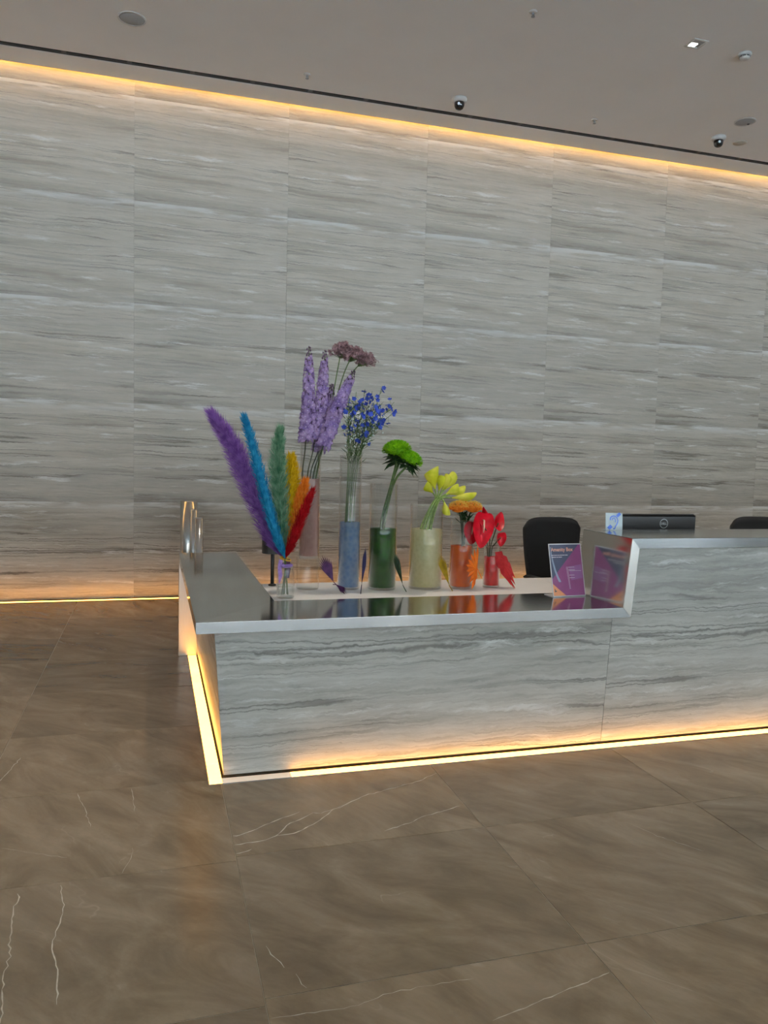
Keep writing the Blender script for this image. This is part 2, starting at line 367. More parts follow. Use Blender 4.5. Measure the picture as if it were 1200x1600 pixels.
def frame(t):
    t = t.normalized(); a = t.cross(Vector((0, 1, 0)) if abs(t.y) < 0.9 else Vector((1, 0, 0))).normalized()
    return a, t.cross(a)

# ------------------------------------------------------------------ floor
FX0 = -0.70; FW = 0.9985
ROWS = [-7.5, -6.75, -6.0, -5.25, -4.5, -3.75, -3.0, -2.25, -1.5, -0.75, -0.02, 0.68, 1.33, 2.03, 2.815, 3.56, 4.30, 5.05, 5.80, 6.52, 7.26, 8.05]
floor = struct(MB().box((XL, YF, -0.12), (XR, YW+0.3, -0.0022)).build('floor', 'grout'))
far = MB(); tiles = {}
for ci in range(-7, 13):
    xa = FX0 + ci*FW
    for ri in range(len(ROWS)-1):
        y0, y1 = ROWS[ri], ROWS[ri+1]
        dy = 0.018 if ci >= 1 else -0.012
        ya, yb = y0+dy+0.0013, y1+dy-0.0013
        if ri == len(ROWS)-2: yb = 8.06
        x0, x1 = max(xa+0.0013, XL), min(xa+FW-0.0013, XR)
        if x1 - x0 < 0.05: continue
        if -3 <= ci <= 5 and ri >= 11:
            w, d = x1-x0, yb-ya
            o = MB().bbox((0, 0, -0.002), (w, d, 0.0), 0.0006).build('floor_tile', 'floor', floor); o.location = (x0, ya, 0)
            tiles[(ci, ri)] = (o, x0, ya, x1, yb)
        else:
            far.box((x0, ya, -0.002), (x1, yb, 0.0))
o = far.build('outer_floor_tiles', 'floor', floor); o['kind'] = 'stuff'
MB().box((XL, 8.06, -0.0021), (XR, 8.30, -0.0015)).build('wall_edge_strip', 'floor', floor)
VEINS = [[(0.304,2.995),(0.331,2.994),(0.398,3.032),(0.519,3.100),(0.597,3.135)],
 [(0.301,2.919),(0.373,2.927),(0.422,2.930),(0.468,2.956),(0.488,2.983),(0.521,3.031),(0.580,3.068),(0.646,3.117),(0.673,3.105)],
 [(0.468,2.956),(0.540,2.960),(0.592,2.991),(0.660,3.043),(0.733,3.127),(0.813,3.171),(0.900,3.229),(1.063,3.280),(1.185,3.323),(1.294,3.388)],
 [(0.302,2.854),(0.329,2.862),(0.364,2.873)], [(0.673,3.105),(0.763,3.139),(0.813,3.171)],
 [(0.891,2.898),(1.011,2.937),(1.081,2.978),(1.176,3.004),(1.277,3.037)],
 [(-0.431,2.762),(-0.419,2.713),(-0.434,2.686),(-0.428,2.633),(-0.402,2.412),(-0.403,2.324),(-0.373,2.123)],
 [(-0.299,2.782),(-0.275,2.632),(-0.275,2.552),(-0.289,2.462),(-0.281,2.397),(-0.259,2.316),(-0.245,2.164)],
 [(-0.313,3.531),(-0.266,3.362),(-0.232,3.199)], [(-0.086,3.53),(-0.070,3.298)], [(-0.651,3.732),(-0.631,3.850),(-0.609,4.010)],
 [(0.333,2.279),(0.353,2.215),(0.374,2.165)], [(0.399,2.129),(0.417,2.06)],
 [(0.305,1.969),(0.401,1.963),(0.542,1.959),(0.621,1.981),(0.699,1.988),(0.794,1.986),(0.891,1.981)],
 [(0.875,1.813),(1.004,1.843),(1.119,1.873),(1.248,1.899),(1.29,1.909)], [(-0.544,3.102),(-0.424,3.035),(-0.297,2.971)],
 [(-0.102,2.81),(-0.073,2.916),(-0.068,2.988)], [(1.9,2.72),(1.95,2.60),(2.05,2.45)]]
VW = [3.0, 3.6, 3.6, 2.6, 2.2, 2.4, 2.6, 2.6, 1.3, 1.3, 1.6, 2.2, 1.6, 1.3, 2.2, 0.9, 1.0, 0.8]
random.seed(5)
for vn, wmm in zip(VEINS, VW):
    fine = []
    pts = [Vector((x, y, 0)) for x, y in vn]
    for a, b in zip(pts[:-1], pts[1:]):
        k = max(2, int((b-a).length/0.02))
        fine += [a.lerp(b, i/k) for i in range(k)]
    fine.append(pts[-1]); m = MB(); vs = []; fs = []
    for i, p in enumerate(fine):
        t = (fine[min(i+1, len(fine)-1)]-fine[max(i-1, 0)]).normalized(); nrm = Vector((-t.y, t.x, 0))
        w = wmm*0.0008*(0.25+random.random()*0.9)*(0.25 if i in (0, len(fine)-1) else 1); j = random.gauss(0, 0.0022)
        q = p + nrm*j
        vs += [(q.x+nrm.x*w, q.y+nrm.y*w, 0.0004), (q.x-nrm.x*w, q.y-nrm.y*w, 0.0004)]
        if i: fs.append((2*i-2, 2*i-1, 2*i+1, 2*i))
    mid = fine[len(fine)//2]
    for key, (o, x0, ya, x1, yb) in tiles.items():
        if x0 <= mid.x <= x1 and ya <= mid.y <= yb:
            m.add(vs, fs).build('vein', 'vein', o, org=(x0, ya, 0)); break

# ------------------------------------------------------------------ walls
wall = struct(MB().box((XL-0.2, YW+0.022, -0.12), (XR+0.2, YW+0.3, 5.32)).build('wall_back', 'plaster'))
ZJ = [0.0, 0.965, 1.945, 2.92, 3.90, 4.875, 5.30]; PW = 1.497; PX0 = -0.186
row_mesh = {}
for k in range(-4, 8):
    for r in range(len(ZJ)-1):
        if r not in row_mesh:
            h = ZJ[r+1]-ZJ[r]-0.0008
            tmp = MB().bbox((0, 0, 0), (PW-0.0010, 0.02, h), 0.0006).build('stone_panel', 'trav_wall', wall); row_mesh[r] = tmp.data; o = tmp
        else:
            o = link('stone_panel', row_mesh[r], wall)
        o.location = (PX0+k*PW+0.0005, YW, ZJ[r]+0.0004)
struct(MB().box((XL-0.2, YF, -0.12), (XL, YW+0.3, 5.32)).build('wall_left', 'plaster'))
struct(MB().box((XR, YF, -0.12), (XR+0.2, YW+0.3, 5.32)).build('wall_right', 'plaster'))

# ceiling: main field, slot, margin field and the lighting cove along the stone wall
ceil = struct(MB().box((XL-0.2, YF-0.2, ZC), (XR+0.2, 7.735, ZC+0.05)).box((XL-0.2, 7.81, ZC), (XR+0.2, 8.105, ZC+0.05))
              .box((XL-0.2, YF-0.2, 5.30), (XR+0.2, YW+0.3, 5.36)).build('ceiling', 'ceiling'))
sd = thing('slot_diffuser', 'long dark linear air slot in the ceiling beside the stone wall', 'air vent', (2.5, 7.77, ZC))
MB().box((XL-2.5, -0.034, 0.03), (XR-2.5, 0.036, 0.05)).box((XL-2.5, -0.034, 0.002), (XR-2.5, -0.028, 0.03)).box((XL-2.5, 0.03, 0.002), (XR-2.5, 0.036, 0.03)).build('channel', 'slot', sd)
MB().box((XL-2.5, -0.004, 0.004), (XR-2.5, 0.022, 0.008)).build('blade', 'slot', sd)
x = -0.778 - 0.556*10
while x < XR - 0.2:
    if x > XL+0.1:
        MB().box((x-2.5-0.022, -0.026, 0.0035), (x-2.5+0.022, 0.028, 0.012)).build('clip', 'black', sd)
    x += 0.556
cv = thing('cove_light', 'warm glowing light strip in the ceiling cove above the stone wall', 'light strip', (2.5, 8.15, 5.12))
MB().box((XL-2.5, -0.035, 0.03), (XR-2.5, 0.03, 0.045)).build('profile', 'alu', cv)
for i in range(13):
    a = XL-2.5+0.02+i*1.46
    MB().box((a, -0.025, 0.018), (a+1.44, 0.022, 0.03)).build('led_bar', 'led_cove', cv)
wl = thing('wall_floor_light', 'thin warm light line set in the floor at the foot of the stone wall', 'light strip', (2.5, 8.10, 0.0))
MB().box((XL-2.5, -0.040, -0.002), (XR-2.5, -0.032, 0.003)).box((XL-2.5, 0.034, -0.002), (XR-2.5, 0.040, 0.003)).build('edge_trim', 'dark', wl)
for i in range(13):
    a = XL-2.5+0.02+i*1.46
    MB().box((a, -0.031, -0.0018), (a+1.456, 0.033, 0.002)).build('diffuser', 'led', wl)

# glazed front behind the photographer, with paving outside
win = struct(MB().box((XL, YF-0.12, -0.1), (XR, YF+0.05, 0.40)).box((XL, YF-0.12, 4.86), (XR, YF+0.05, ZC)).build('window_1', 'alu'))  # solid sill added to keep the bright paving out of the lip reflections
nb = 12; XG = XR; bw = (XG-XL)/nb
for i in range(nb+1):
    xx = XL+i*bw; MB().box((max(XL, xx-0.04), YF-0.12, 0.40), (min(XG, xx+0.04), YF+0.05, 4.86)).build('mullion', 'alu', win)
    if i < nb:
        MB().box((xx+0.04, YF-0.07, 2.55), (xx+bw-0.04, YF+0.02, 2.63)).build('transom', 'alu', win)
        for za, zb in ((0.40, 2.55), (2.63, 4.86)):
            MB().add([(xx+0.04, YF-0.03, za), (xx+bw-0.04, YF-0.03, za), (xx+bw-0.04, YF-0.03, zb), (xx+0.04, YF-0.03, zb)], [(3, 2, 1, 0)]).build('pane', 'pane', win)
struct(MB().box((-60, -80, -0.3), (60, YF-0.12, -0.12)).build('ground_outside', 'paving'))
struct(MB().box((XL-1, YF-2.6, 5.0), (XR+1, YF-0.21, 5.3)).build('sun_blocker_outside', 'plaster'))  # unseen overhang, added to keep direct sun off the lobby floor
# buildings across the street, seen only as reflections and as the edge of the sky
for i, (x0, x1, y0, h, c) in enumerate(((-58, -24, -42, 15.5, 0.26), (-23, -4, -44, 18.5, 0.20), (-3, 16, -41, 14.0, 0.28), (17, 34, -45, 19.0, 0.22), (35, 58, -42, 16.0, 0.26))):
    m_ = plain('facade_stone', (c, c*0.98, c*0.95), 0.8, var=0.1, scale=0.5)
    b_ = struct(MB().box((x0, y0-14, -0.12), (x1, y0, h)).box((x0-0.2, y0-14, h), (x1+0.2, y0+0.3, h+0.5)).build('building_outside', m_))
    k = 0
    while x0+1.5+k*3.2 < x1-2.2:
        for zf in range(int(h//3)):
            MB().box((x0+1.5+k*3.2, y0+0.001, 1.0+zf*3), (x0+3.3+k*3.2, y0+0.04, 2.8+zf*3)).build('window_bay', 'dome', b_)
        k += 1

# ------------------------------------------------------------------ reception desk
YL, ZT, ZB = 3.45, 0.75, 0.70          # front of the steel lip, low top, underside of the lip
YI, XW0, XW1, YB = 3.905, 0.18, 0.59, 5.85
ZH, ZHB, XE = 1.105, 1.055, 5.6
desk = thing('reception_desk', 'long travertine reception desk with folded steel top and raised right section', 'desk', (2.9, 4.3, 0.0))
DO = (2.9, 4.3, 0.0)
def dp(mb, name, mat, smooth=False): return mb.build(name, mat, desk, smooth, DO)
def fy(z): return 3.556 - z/0.70*0.056          # the stone front leans outwards towards the top
def sx(z): return 0.316 - z/0.70*0.053
def stone_front(x_fn, pts, name):
    n = len(pts); fr = [(x, fy(z), z) for x, z in pts]; bk = [(x, fy(z)+0.03, z) for x, z in pts]
    cx = sum(p[0] for p in pts)/n
    fs = [tuple(range(n)), tuple(n+i for i in reversed(range(n)))] + [(i, n+i, n+(i+1) % n, (i+1) % n) for i in range(n)]
    o = MB().add(fr+bk, fs).build(name, 'trav_desk', desk, False, (pts[0][0], 3.5, 0)); o.location = (pts[0][0]-DO[0], 3.5-DO[1], 0)
    return o
g_ = 0.0012
stone_front(None, [(sx(0.014)+0.001, 0.014), (2.281-g_, 0.014), (2.281-g_, ZB-0.004), (sx(ZB-0.004)+0.001, ZB-0.004)], 'front_panel')
stone_front(None, [(2.281+g_, 0.014), (4.28-g_, 0.014), (4.28-g_, ZHB-0.004), (2.391, ZHB-0.004), (2.358, ZB-0.004), (2.281+g_, ZB-0.004)], 'front_panel')
stone_front(None, [(4.28+g_, 0.014), (XE, 0.014), (XE, ZHB-0.004), (4.28+g_, ZHB-0.004)], 'front_panel')
za, zb = 0.014, ZB-0.004
sp = MB().hexa([(sx(za), fy(za)+0.001, za), (sx(za)+0.03, fy(za)+0.032, za), (sx(za)+0.03, YB-0.056, za), (sx(za), YB-0.056, za),
                (sx(zb), fy(zb)+0.001, zb), (sx(zb)+0.03, fy(zb)+0.032, zb), (sx(zb)+0.03, YB-0.056, zb), (sx(zb), YB-0.056, zb)])
# lay the slab's local X along its length so that the bedding stays horizontal
me_v = sp.v; ang = PI/2
loc_v = [((y-3.5), -(x-0.3), z) for x, y, z in me_v]
me = bpy.data.meshes.new('side_panel'); me.from_pydata(loc_v, [], sp.f); me.update(); me.materials.append(M['trav_desk'])
o = link('side_panel', me, desk); o.location = (0.3-DO[0], 3.5-DO[1], 0); o.rotation_euler = (0, 0, PI/2)
dp(MB().box((0.352, 3.592, 0.0), (XE-0.02, 3.62, 0.10)).box((0.352, 3.62, 0.0), (0.38, YB-0.06, 0.10)), 'plinth', 'dark')
# low steel top: front run and wing, mitred in plan; the front run folds up into the raised section
dp(MB().hexa([(XW0, YL, ZB), (2.354, YL, ZB), (2.354, YI, ZB), (XW1, YI, ZB), (XW0, YL, ZT), (2.306, YL, ZT), (2.306, YI, ZT), (XW1, YI, ZT)]), 'front_top', 'steel_top')
dp(MB().hexa([(XW0, YL+0.0015, ZB), (XW1-0.001, YI+0.001, ZB), (XW1-0.001, YB, ZB), (XW0, YB, ZB), (XW0, YL+0.0015, ZT-0.0003), (XW1-0.001, YI+0.001, ZT-0.0003), (XW1-0.001, YB, ZT-0.0003), (XW0, YB, ZT-0.0003)]), 'wing_top', 'steel_wing')
dp(MB().hexa([(2.3073, YL, ZT), (2.3553, YL, ZB+0.0005), (2.3553, YI, ZB+0.0005), (2.3073, YI, ZT), (2.344, YL, ZH), (2.388, YL, ZHB), (2.388, YI+0.02, ZHB), (2.344, YI+0.02, ZH)]), 'folded_upright', 'steel_top')
dp(MB().hexa([(2.389, YL, ZHB), (XE, YL, ZHB), (XE, YI+0.02, ZHB), (2.389, YI+0.02, ZHB), (2.3452, YL, ZH), (XE, YL, ZH), (XE, YI+0.02, ZH), (2.3452, YI+0.02, ZH)]), 'raised_top', 'steel_top')
# brushed facing of the lip (front edge) and the steel leg closing the end of the wing
dp(MB().hexa([(XW0, YL-0.003, ZB), (2.3535, YL-0.003, ZB), (2.3535, YL-0.0004, ZB), (XW0, YL-0.0004, ZB), (XW0, YL-0.003, ZT-0.001), (2.3068, YL-0.003, ZT-0.001), (2.3068, YL-0.0004, ZT-0.001), (XW0, YL-0.0004, ZT-0.001)]), 'front_lip', 'steel_lip')
dp(MB().hexa([(2.3080, YL-0.003, ZT), (2.3545, YL-0.003, ZB+0.001), (2.3545, YL-0.0004, ZB+0.001), (2.3080, YL-0.0004, ZT), (2.3448, YL-0.003, ZH-0.001), (2.3875, YL-0.003, ZHB), (2.3875, YL-0.0004, ZHB), (2.3448, YL-0.0004, ZH-0.001)]), 'upright_lip', 'steel_leg')
dp(MB().hexa([(2.3885, YL-0.003, ZHB), (XE, YL-0.003, ZHB), (XE, YL-0.0004, ZHB), (2.3885, YL-0.0004, ZHB), (2.3460, YL-0.003, ZH-0.001), (XE, YL-0.003, ZH-0.001), (XE, YL-0.0004, ZH-0.001), (2.3460, YL-0.0004, ZH-0.001)]), 'raised_lip', 'steel_lip')
dp(MB().box((2.3455, YL+0.002, ZH), (XE, YL+0.006, ZH+0.0015)).box((2.3455, YL+0.006, ZH), (2.3495, YI+0.02, ZH+0.0015)), 'edge_seal', 'dark')
dp(MB().bbox((XW0, YB-0.05, 0.0), (XW1, YB, ZB-0.0005), 0.002), 'end_leg', 'steel_end')
# staff side: white worktop, carcass panels
dp(MB().bbox((XW1+0.001, YI+0.001, 0.718), (2.30, 4.43, ZT-0.001), 0.002).bbox((2.30, YI+0.021, 0.718), (XE, 4.43, ZT-0.001), 0.002), 'worktop', 'white')
dp(MB().box((XW1-0.05, 3.95, 0.02), (XW1-0.03, YB-0.06, ZB-0.002)).box((XW1, 3.87, 0.02), (XE-0.02, 3.89, 0.70)).box((2.40, 3.885, 0.752), (XE-0.02, 3.905, ZHB-0.002)), 'inner_panel', 'carcass')
for xx in (1.4, 3.2, 4.4): dp(MB().box((xx, 3.89, 0.0), (xx+0.03, 4.38, 0.717)), 'support_panel', 'carcass')
dp(MB().box((XE-0.02, 3.60, 0.0), (XE, 4.42, 0.70)), 'end_panel', 'carcass')

# floor light channel in front of and beside the desk
fl = thing('desk_floor_light', 'glowing warm light channel in the floor around the foot of the desk', 'light strip', (0.246, 3.49, 0.0))
def seg(x0, y0, x1, y1, mat): MB().box((x0-0.246, y0-3.49, 0.0006), (x1-0.246, y1-3.49, 0.0032)).build('diffuser', mat, fl)
seg(0.3065, 3.4915, 0.62, 3.546, 'led_end'); 
xs = [0.6215, 1.92, 3.22, 4.52, 5.6]
for a, b in zip(xs[:-1], xs[1:]): seg(a, 3.4915, b-0.003, 3.546, 'led')
seg(0.2475, 3.4915, 0.305, 3.72, 'led')
ys = [3.723, 4.40, 5.10, 5.79]
for a, b in zip(ys[:-1], ys[1:]): seg(0.2475, a, 0.305, b-0.0005, 'led')
MB().box((-0.002, -0.002, 0.0002), (5.354, 0.0, 0.003)).box((-0.002, 0.0, 0.0002), (0.0, 2.30, 0.003)).build('edge_trim', 'alu', fl)
MB().box((0.0605, 0.0575, 0.0002), (5.354, 0.0620, 0.003)).box((0.0605, 0.062, 0.0002), (0.066, 2.30, 0.003)).build('inner_trim', 'dark', fl)

# ------------------------------------------------------------------ ceiling fittings
def downlight(x, y, label, k=1.0):
    t = thing('downlight', label, 'downlight', (x, y, ZC), 'recessed downlights in the ceiling')
    h, w = 0.070, 0.052
    MB().box((-h, -h, -0.006), (h, -w, -0.0005)).box((-h, w, -0.006), (h, h, -0.0005)).box((-h, -w, -0.006), (-w, w, -0.0005)).box((w, -w, -0.006), (h, w, -0.0005)).build('trim', 'whitepl', t)
    MB().box((-w, -w, -0.0025), (w, w, -0.0006)).build('reflector', 'alu', t)
    MB().box((-0.046, -0.004, -0.0045), (0.012, 0.044, -0.0027)).build('lens', 'spot', t)
    ld = bpy.data.lights.new('downlight_lamp', 'SPOT'); ld.energy = DL_W*k; ld.color = DL_C; ld.spot_size = math.radians(64); ld.spot_blend = 0.9; ld.shadow_soft_size = 0.05
    lo = bpy.data.objects.new('downlight_lamp', ld); lo.location = (0, 0, -0.012); lo.parent = t; COL.objects.link(lo)
DL_W, DL_C = 88.0, (1.0, 0.87, 0.72)
downlight(4.336, 5.82, 'small square downlight in the ceiling, left of the smoke detector')
for gx in (-1.6, 1.36, 4.34, 7.3):
    downlight(gx, 4.5, 'small square downlight in the ceiling above the desk, outside the picture', 2.2)
    for gy in (3.1, -1.6, -4.6): downlight(gx, gy, 'small square downlight in the ceiling over the open lobby, outside the picture', 1.0 if gy > 0 else 0.45)

def dome_camera(x, y, label):
    t = thing('dome_camera', label, 'security camera', (x, y, ZC), 'dome cameras beside the air slot')
    MB().lathe([(0.074, -0.0005), (0.074, -0.018), (0.066, -0.034), (0.052, -0.040)], 28, cap0=True, cap1=True).build('housing', 'whitepl', t, True)
    d = MB().lathe([(0.050, -0.0405), (0.050, -0.058), (0.046, -0.078), (0.036, -0.096), (0.02, -0.106), (0.004, -0.109)], 28, cap0=True, cap1=True).build('dome', 'dome', t, True)
    MB().tube([(-0.022, -0.037, -0.066), (-0.024, -0.048, -0.068)], 0.013, 12).build('camera_lens', 'alu', d)
dome_camera(2.858, 7.424, 'dark dome camera on white base above the flowers, beside the air slot')
dome_camera(5.805, 7.332, 'dark dome camera on white base near the round beige plate')

t = thing('smoke_detector', 'white round smoke detector with dark vents on the ceiling', 'smoke detector', (4.83, 5.825, ZC))
MB().lathe([(0.056, -0.0005), (0.056, -0.012), (0.050, -0.018), (0.044, -0.019)], 28, cap0=True, cap1=True).build('base', 'whitepl', t, True)
MB().lathe([(0.042, -0.0192), (0.042, -0.036), (0.036, -0.046), (0.02, -0.050)], 28, cap0=True, cap1=True).build('chamber', 'whitepl', t, True)
for k in range(8):
    a = 2*PI*k/8; c, s_ = math.cos(a), math.sin(a)
    MB().tube([(0.0415*math.cos(a+u), 0.0415*math.sin(a+u), -0.028) for u in (-0.28, -0.14, 0, 0.14, 0.28)], 0.005, 6).build('vent', 'black', t)

def speaker(x, y, r, label, hole):
    t = thing('ceiling_speaker', label, 'speaker', (x, y, ZC))
    MB().lathe([(r, -0.0005), (r, -0.006), (r-0.012, -0.009), (r-0.012, -0.003)], 40, cap0=True).build('rim', 'whitepl', t, True)
    MB().lathe([(r-0.0125, -0.0035), (r-0.02, -0.007), (0.01, -0.010)], 40, cap0=True, cap1=True).build('grille', 'greypl', t, True)
    if hole: MB().lathe([(0.012, -0.0075), (0.012, -0.014), (0.004, -0.016)], 12, (r*0.55, 0.02, 0), cap0=True, cap1=True).build('sensor', 'black', t, True)
speaker(-0.18, 6.985, 0.112, 'round grey grille speaker in the ceiling at the upper left', False)
speaker(5.79, 6.925, 0.105, 'round grey ceiling speaker with a small dark sensor near the right dome camera', True)
t = tag(MB().lathe([(0.072, 0.0), (0.072, -0.004), (0.066, -0.007), (0.02, -0.008)], 32, cap0=True, cap1=True).build('blank_plate', 'beige', None, True), 'plain round beige cover plate on the ceiling beside a dome camera', 'cover plate'); t.location = (6.12, 7.38, ZC-0.0005)
def sprinkler(x, y, label):
    t = thing('sprinkler', label, 'sprinkler', (x, y, ZC), 'ceiling sprinklers')
    MB().lathe([(0.032, -0.0005), (0.032, -0.004), (0.016, -0.008)], 20, cap0=True, cap1=True).build('cover_ring', 'whitepl', t, True)
    MB().tube([(0, 0, -0.008), (0, 0, -0.028)], 0.006, 8).tube([(-0.009, 0, -0.012), (-0.009, 0, -0.034), (0, 0, -0.038), (0.009, 0, -0.034), (0.009, 0, -0.012)], 0.0025, 6).build('head', 'alu', t)
    MB().lathe([(0.015, -0.038), (0.015, -0.041)], 14, cap0=True, cap1=True).build('deflector', 'alu', t)
sprinkler(1.351, 7.437, 'tiny ceiling sprinkler near the air slot, left of the dome camera')
sprinkler(4.339, 7.402, 'tiny ceiling sprinkler near the air slot, between the two dome cameras')
sprinkler(2.84, 5.837, 'tiny ceiling sprinkler farthest from the stone wall')

# ------------------------------------------------------------------ steel posts behind the end of the desk
for x, y, r, h, lab in ((0.343, 6.25, 0.034, 0.975, 'slim steel post nearest the desk end'), (0.346, 7.1, 0.034, 0.977, 'slim steel post in the middle of the row of three'),
                        (0.335, 7.85, 0.083, 1.002, 'thick steel post nearest the stone wall')):
    t = thing('steel_post', lab, 'post', (x, y, 0.0), 'brushed steel posts behind the desk')
    MB().lathe([(r+0.02, 0.0), (r+0.02, 0.008), (r+0.001, 0.010)], 36, cap0=True, cap1=True).build('floor_plate', 'steel_post', t, True)
    MB().lathe([(r, 0.0105), (r, h-0.004)], 40, cap0=True, cap1=True).build('tube', 'steel_post', t, True)
    MB().lathe([(r, h-0.0035), (r-0.002, h), (r*0.5, h+0.0005)], 40, cap0=True, cap1=True).build('cap', 'steel_post', t, True)

# ------------------------------------------------------------------ desk lamp
t = thing('table_lamp', 'black table lamp with cylindrical shade on a thin stem behind the feather grass', 'lamp', (0.645, 4.365, 0.749))
MB().lathe([(0.022, 0.0), (0.022, 0.008), (0.012, 0.012)], 28, cap0=True, cap1=True).build('base', 'lampblack', t, True)
MB().tube([(0, 0, 0.012), (0, 0, 0.215)], 0.0105, 12).build('stem', 'lampblack', t, True)
MB().lathe([(0.060, 0.185), (0.060, 0.358)], 32, cap0=True, cap1=True).build('shade', 'lampblack', t, False)

# ------------------------------------------------------------------ vases
ZW = 0.7495
def vase(name, label, x, y, r, z0, z1, wname=None, wz=None, wmat=None, thick=0.004, base=0.014, prof=None, wbot=None):
    t = thing(name, label, 'vase', (x, y, z0), 'glass vases in a row on the desk')
    h = z1-z0; R_ = r
    MB().lathe([(0.002, 0.0), (R_-0.004, 0.0), (R_, 0.004), (R_, h-0.002), (R_-thick/2, h), (R_-thick, h-0.002), (R_-thick, base), (0.002, base)], 44, cap0=True, cap1=True).build('glass_wall', 'glass', t, True)
    if wmat:
        b0 = (wbot if wbot is not None else base)+0.0008
        MB().lathe([(0.002, b0), (R_-thick-0.0008, b0), (R_-thick-0.0008, wz-z0), (0.002, wz-z0)], 40, cap0=True, cap1=True).build(wname, wmat, t, True)
    return t
t = thing('glass_jar', 'small ribbed clear glass jar holding the rainbow feather grass', 'jar', (0.659, 3.989, ZW))
pr = [(0.002, 0.0), (0.042, 0.0), (0.046, 0.006)]
for k in range(24):
    z = 0.012+k*0.0048; pr += [(0.0465, z), (0.0445, z+0.0024)]
pr += [(0.045, 0.130), (0.040, 0.142), (0.038, 0.150), (0.040, 0.158), (0.041, 0.164), (0.038, 0.166), (0.036, 0.150), (0.041, 0.126), (0.042, 0.012), (0.002, 0.010)]
MB().lathe(pr, 40, cap0=True, cap1=True).build('glass_wall', 'glass', t, True)
MB().lathe([(0.002, 0.011), (0.0405, 0.011), (0.0405, 0.055), (0.002, 0.055)], 32, cap0=True, cap1=True).build('water', 'glass', t, True)
t = thing('glass_riser', 'short clear glass cylinder standing under the tall pink vase', 'vase', (0.824, 4.248, ZW))
MB().lathe([(0.002, 0.0), (0.060, 0.0), (0.063, 0.004), (0.063, 0.166), (0.060, 0.169), (0.002, 0.169)], 44, cap0=True, cap1=True).build('glass_wall', 'glass', t, True)
vase('tall_vase', 'tall glass cylinder vase of pink water on a clear riser', 0.828, 4.248, 0.058, 0.9195, 1.56, 'water', 1.358, 'w_pink')
vase('tall_vase', 'tall slim glass vase with blue gel holding blue flowers', 1.049, 4.215, 0.063, ZW, 1.49, 'gel', 1.121, 'w_blue')
vase('cylinder_vase', 'glass cylinder vase of dark green water', 1.234, 4.183, 0.079, ZW, 1.338, 'water', 1.088, 'w_green')
vase('cylinder_vase', 'wide glass cylinder vase of cream gel holding yellow callas', 1.491, 4.181, 0.095, ZW, 1.226, 'gel', 1.085, 'w_cream')
vase('cylinder_vase', 'glass cylinder vase of orange water', 1.694, 4.147, 0.067, ZW, 1.142, 'water', 0.991, 'w_orange')
vase('small_vase', 'smallest glass cylinder vase, filled with red water', 1.885, 4.146, 0.049, ZW, 0.992, 'water', 0.926, 'w_red')

# ------------------------------------------------------------------ feather grass plumes
rnd = random.Random(11)
def rv(s=1.0): return Vector((rnd.gauss(0, s), rnd.gauss(0, s), rnd.gauss(0, s)))
def ribbon(mb, pts, w, nrm):
    vs = []; fs = []; m = len(pts)
    for i, p in enumerate(pts):
        t = (pts[min(i+1, m-1)]-pts[max(i-1, 0)])
        sd_ = t.cross(nrm); sd_ = sd_.normalized() if sd_.length > 1e-9 else Vector((1, 0, 0))
        ww = w*(1.0 if i < m-1 else 0.15)
        vs += [p+sd_*ww, p-sd_*ww]
        if i: fs.append((2*i-2, 2*i-1, 2*i+1, 2*i))
    mb.add(vs, fs)
def plume(key, label, pts, foot, wmax, nh, hl, core, spread=0.55, e=0.75):
    t = thing('feather_grass', label, 'feather grass', foot, 'rainbow feather grass plumes in the jar')
    path = spline([foot]+pts, 10); n = len(path)
    MB().tube(path[:n//2], 0.0022, 6).build('stem', 'stem', t, True, foot)
    body = spline(pts, 14); m = len(body)
    prof = lambda u: math.sin(PI*min(1, u*0.90+0.03)**e)**0.75
    mb = MB()
    MB_core = [max(0.0015, wmax*core*prof(i/(m-1))) for i in range(m)]
    MB_core[-1] = 0.001
    mb.tube(body, MB_core, 8)
    for k in range(nh):
        u = rnd.random()**0.85; i = min(m-2, int(u*(m-1))); p = body[i].lerp(body[i+1], u*(m-1)-i)
        tg = (body[i+1]-body[i]).normalized(); a, b = frame(tg); th = rnd.random()*2*PI
        rad = a*math.cos(th)+b*math.sin(th); L = hl*(0.55+0.6*rnd.random())*(1.0-0.45*u)
        wr = wmax*prof(u)
        p0 = p+rad*wr*core*0.7
        p2 = p + tg*L + rad*wr*(0.75+0.45*rnd.random())*spread/0.55 + rv(0.006)
        p1 = (p0+p2)/2 + rad*wr*0.16 + rv(0.002)
        ribbon(mb, [p0, p1, p2], 0.0009+0.0007*rnd.random(), rv(1).normalized())
    o = mb.build('plume', 'pl_'+key, t, False, foot); o['kind'] = 'stuff'
V3 = Vector
JF = [(0.639, 3.985, 0.766), (0.648, 3.992, 0.766), (0.655, 3.998, 0.766), (0.666, 3.994, 0.766), (0.672, 3.986, 0.766), (0.668, 3.978, 0.766)]
plume('purple', 'tall purple feather grass plume leaning far left', [(0.657,4.018,0.951),(0.595,4.018,1.059),(0.482,4.018,1.306),(0.378,4.018,1.530),(0.282,4.018,1.677)], JF[0], 0.052, 3600, 0.095, 0.36, 0.68, 0.85)
plume('blue', 'tall narrow turquoise blue feather grass plume', [(0.646,3.952,0.962),(0.602,3.947,1.080),(0.534,3.952,1.309),(0.470,3.952,1.548),(0.431,3.952,1.671)], JF[1], 0.035, 2000, 0.05, 0.55, 0.5, 0.9)
plume('green', 'soft green feather grass plume standing upright', [(0.656,3.990,0.955),(0.637,3.990,1.078),(0.617,3.990,1.309),(0.608,3.990,1.472),(0.616,3.990,1.602)], JF[2], 0.045, 2400, 0.085, 0.30, 0.65, 0.75)
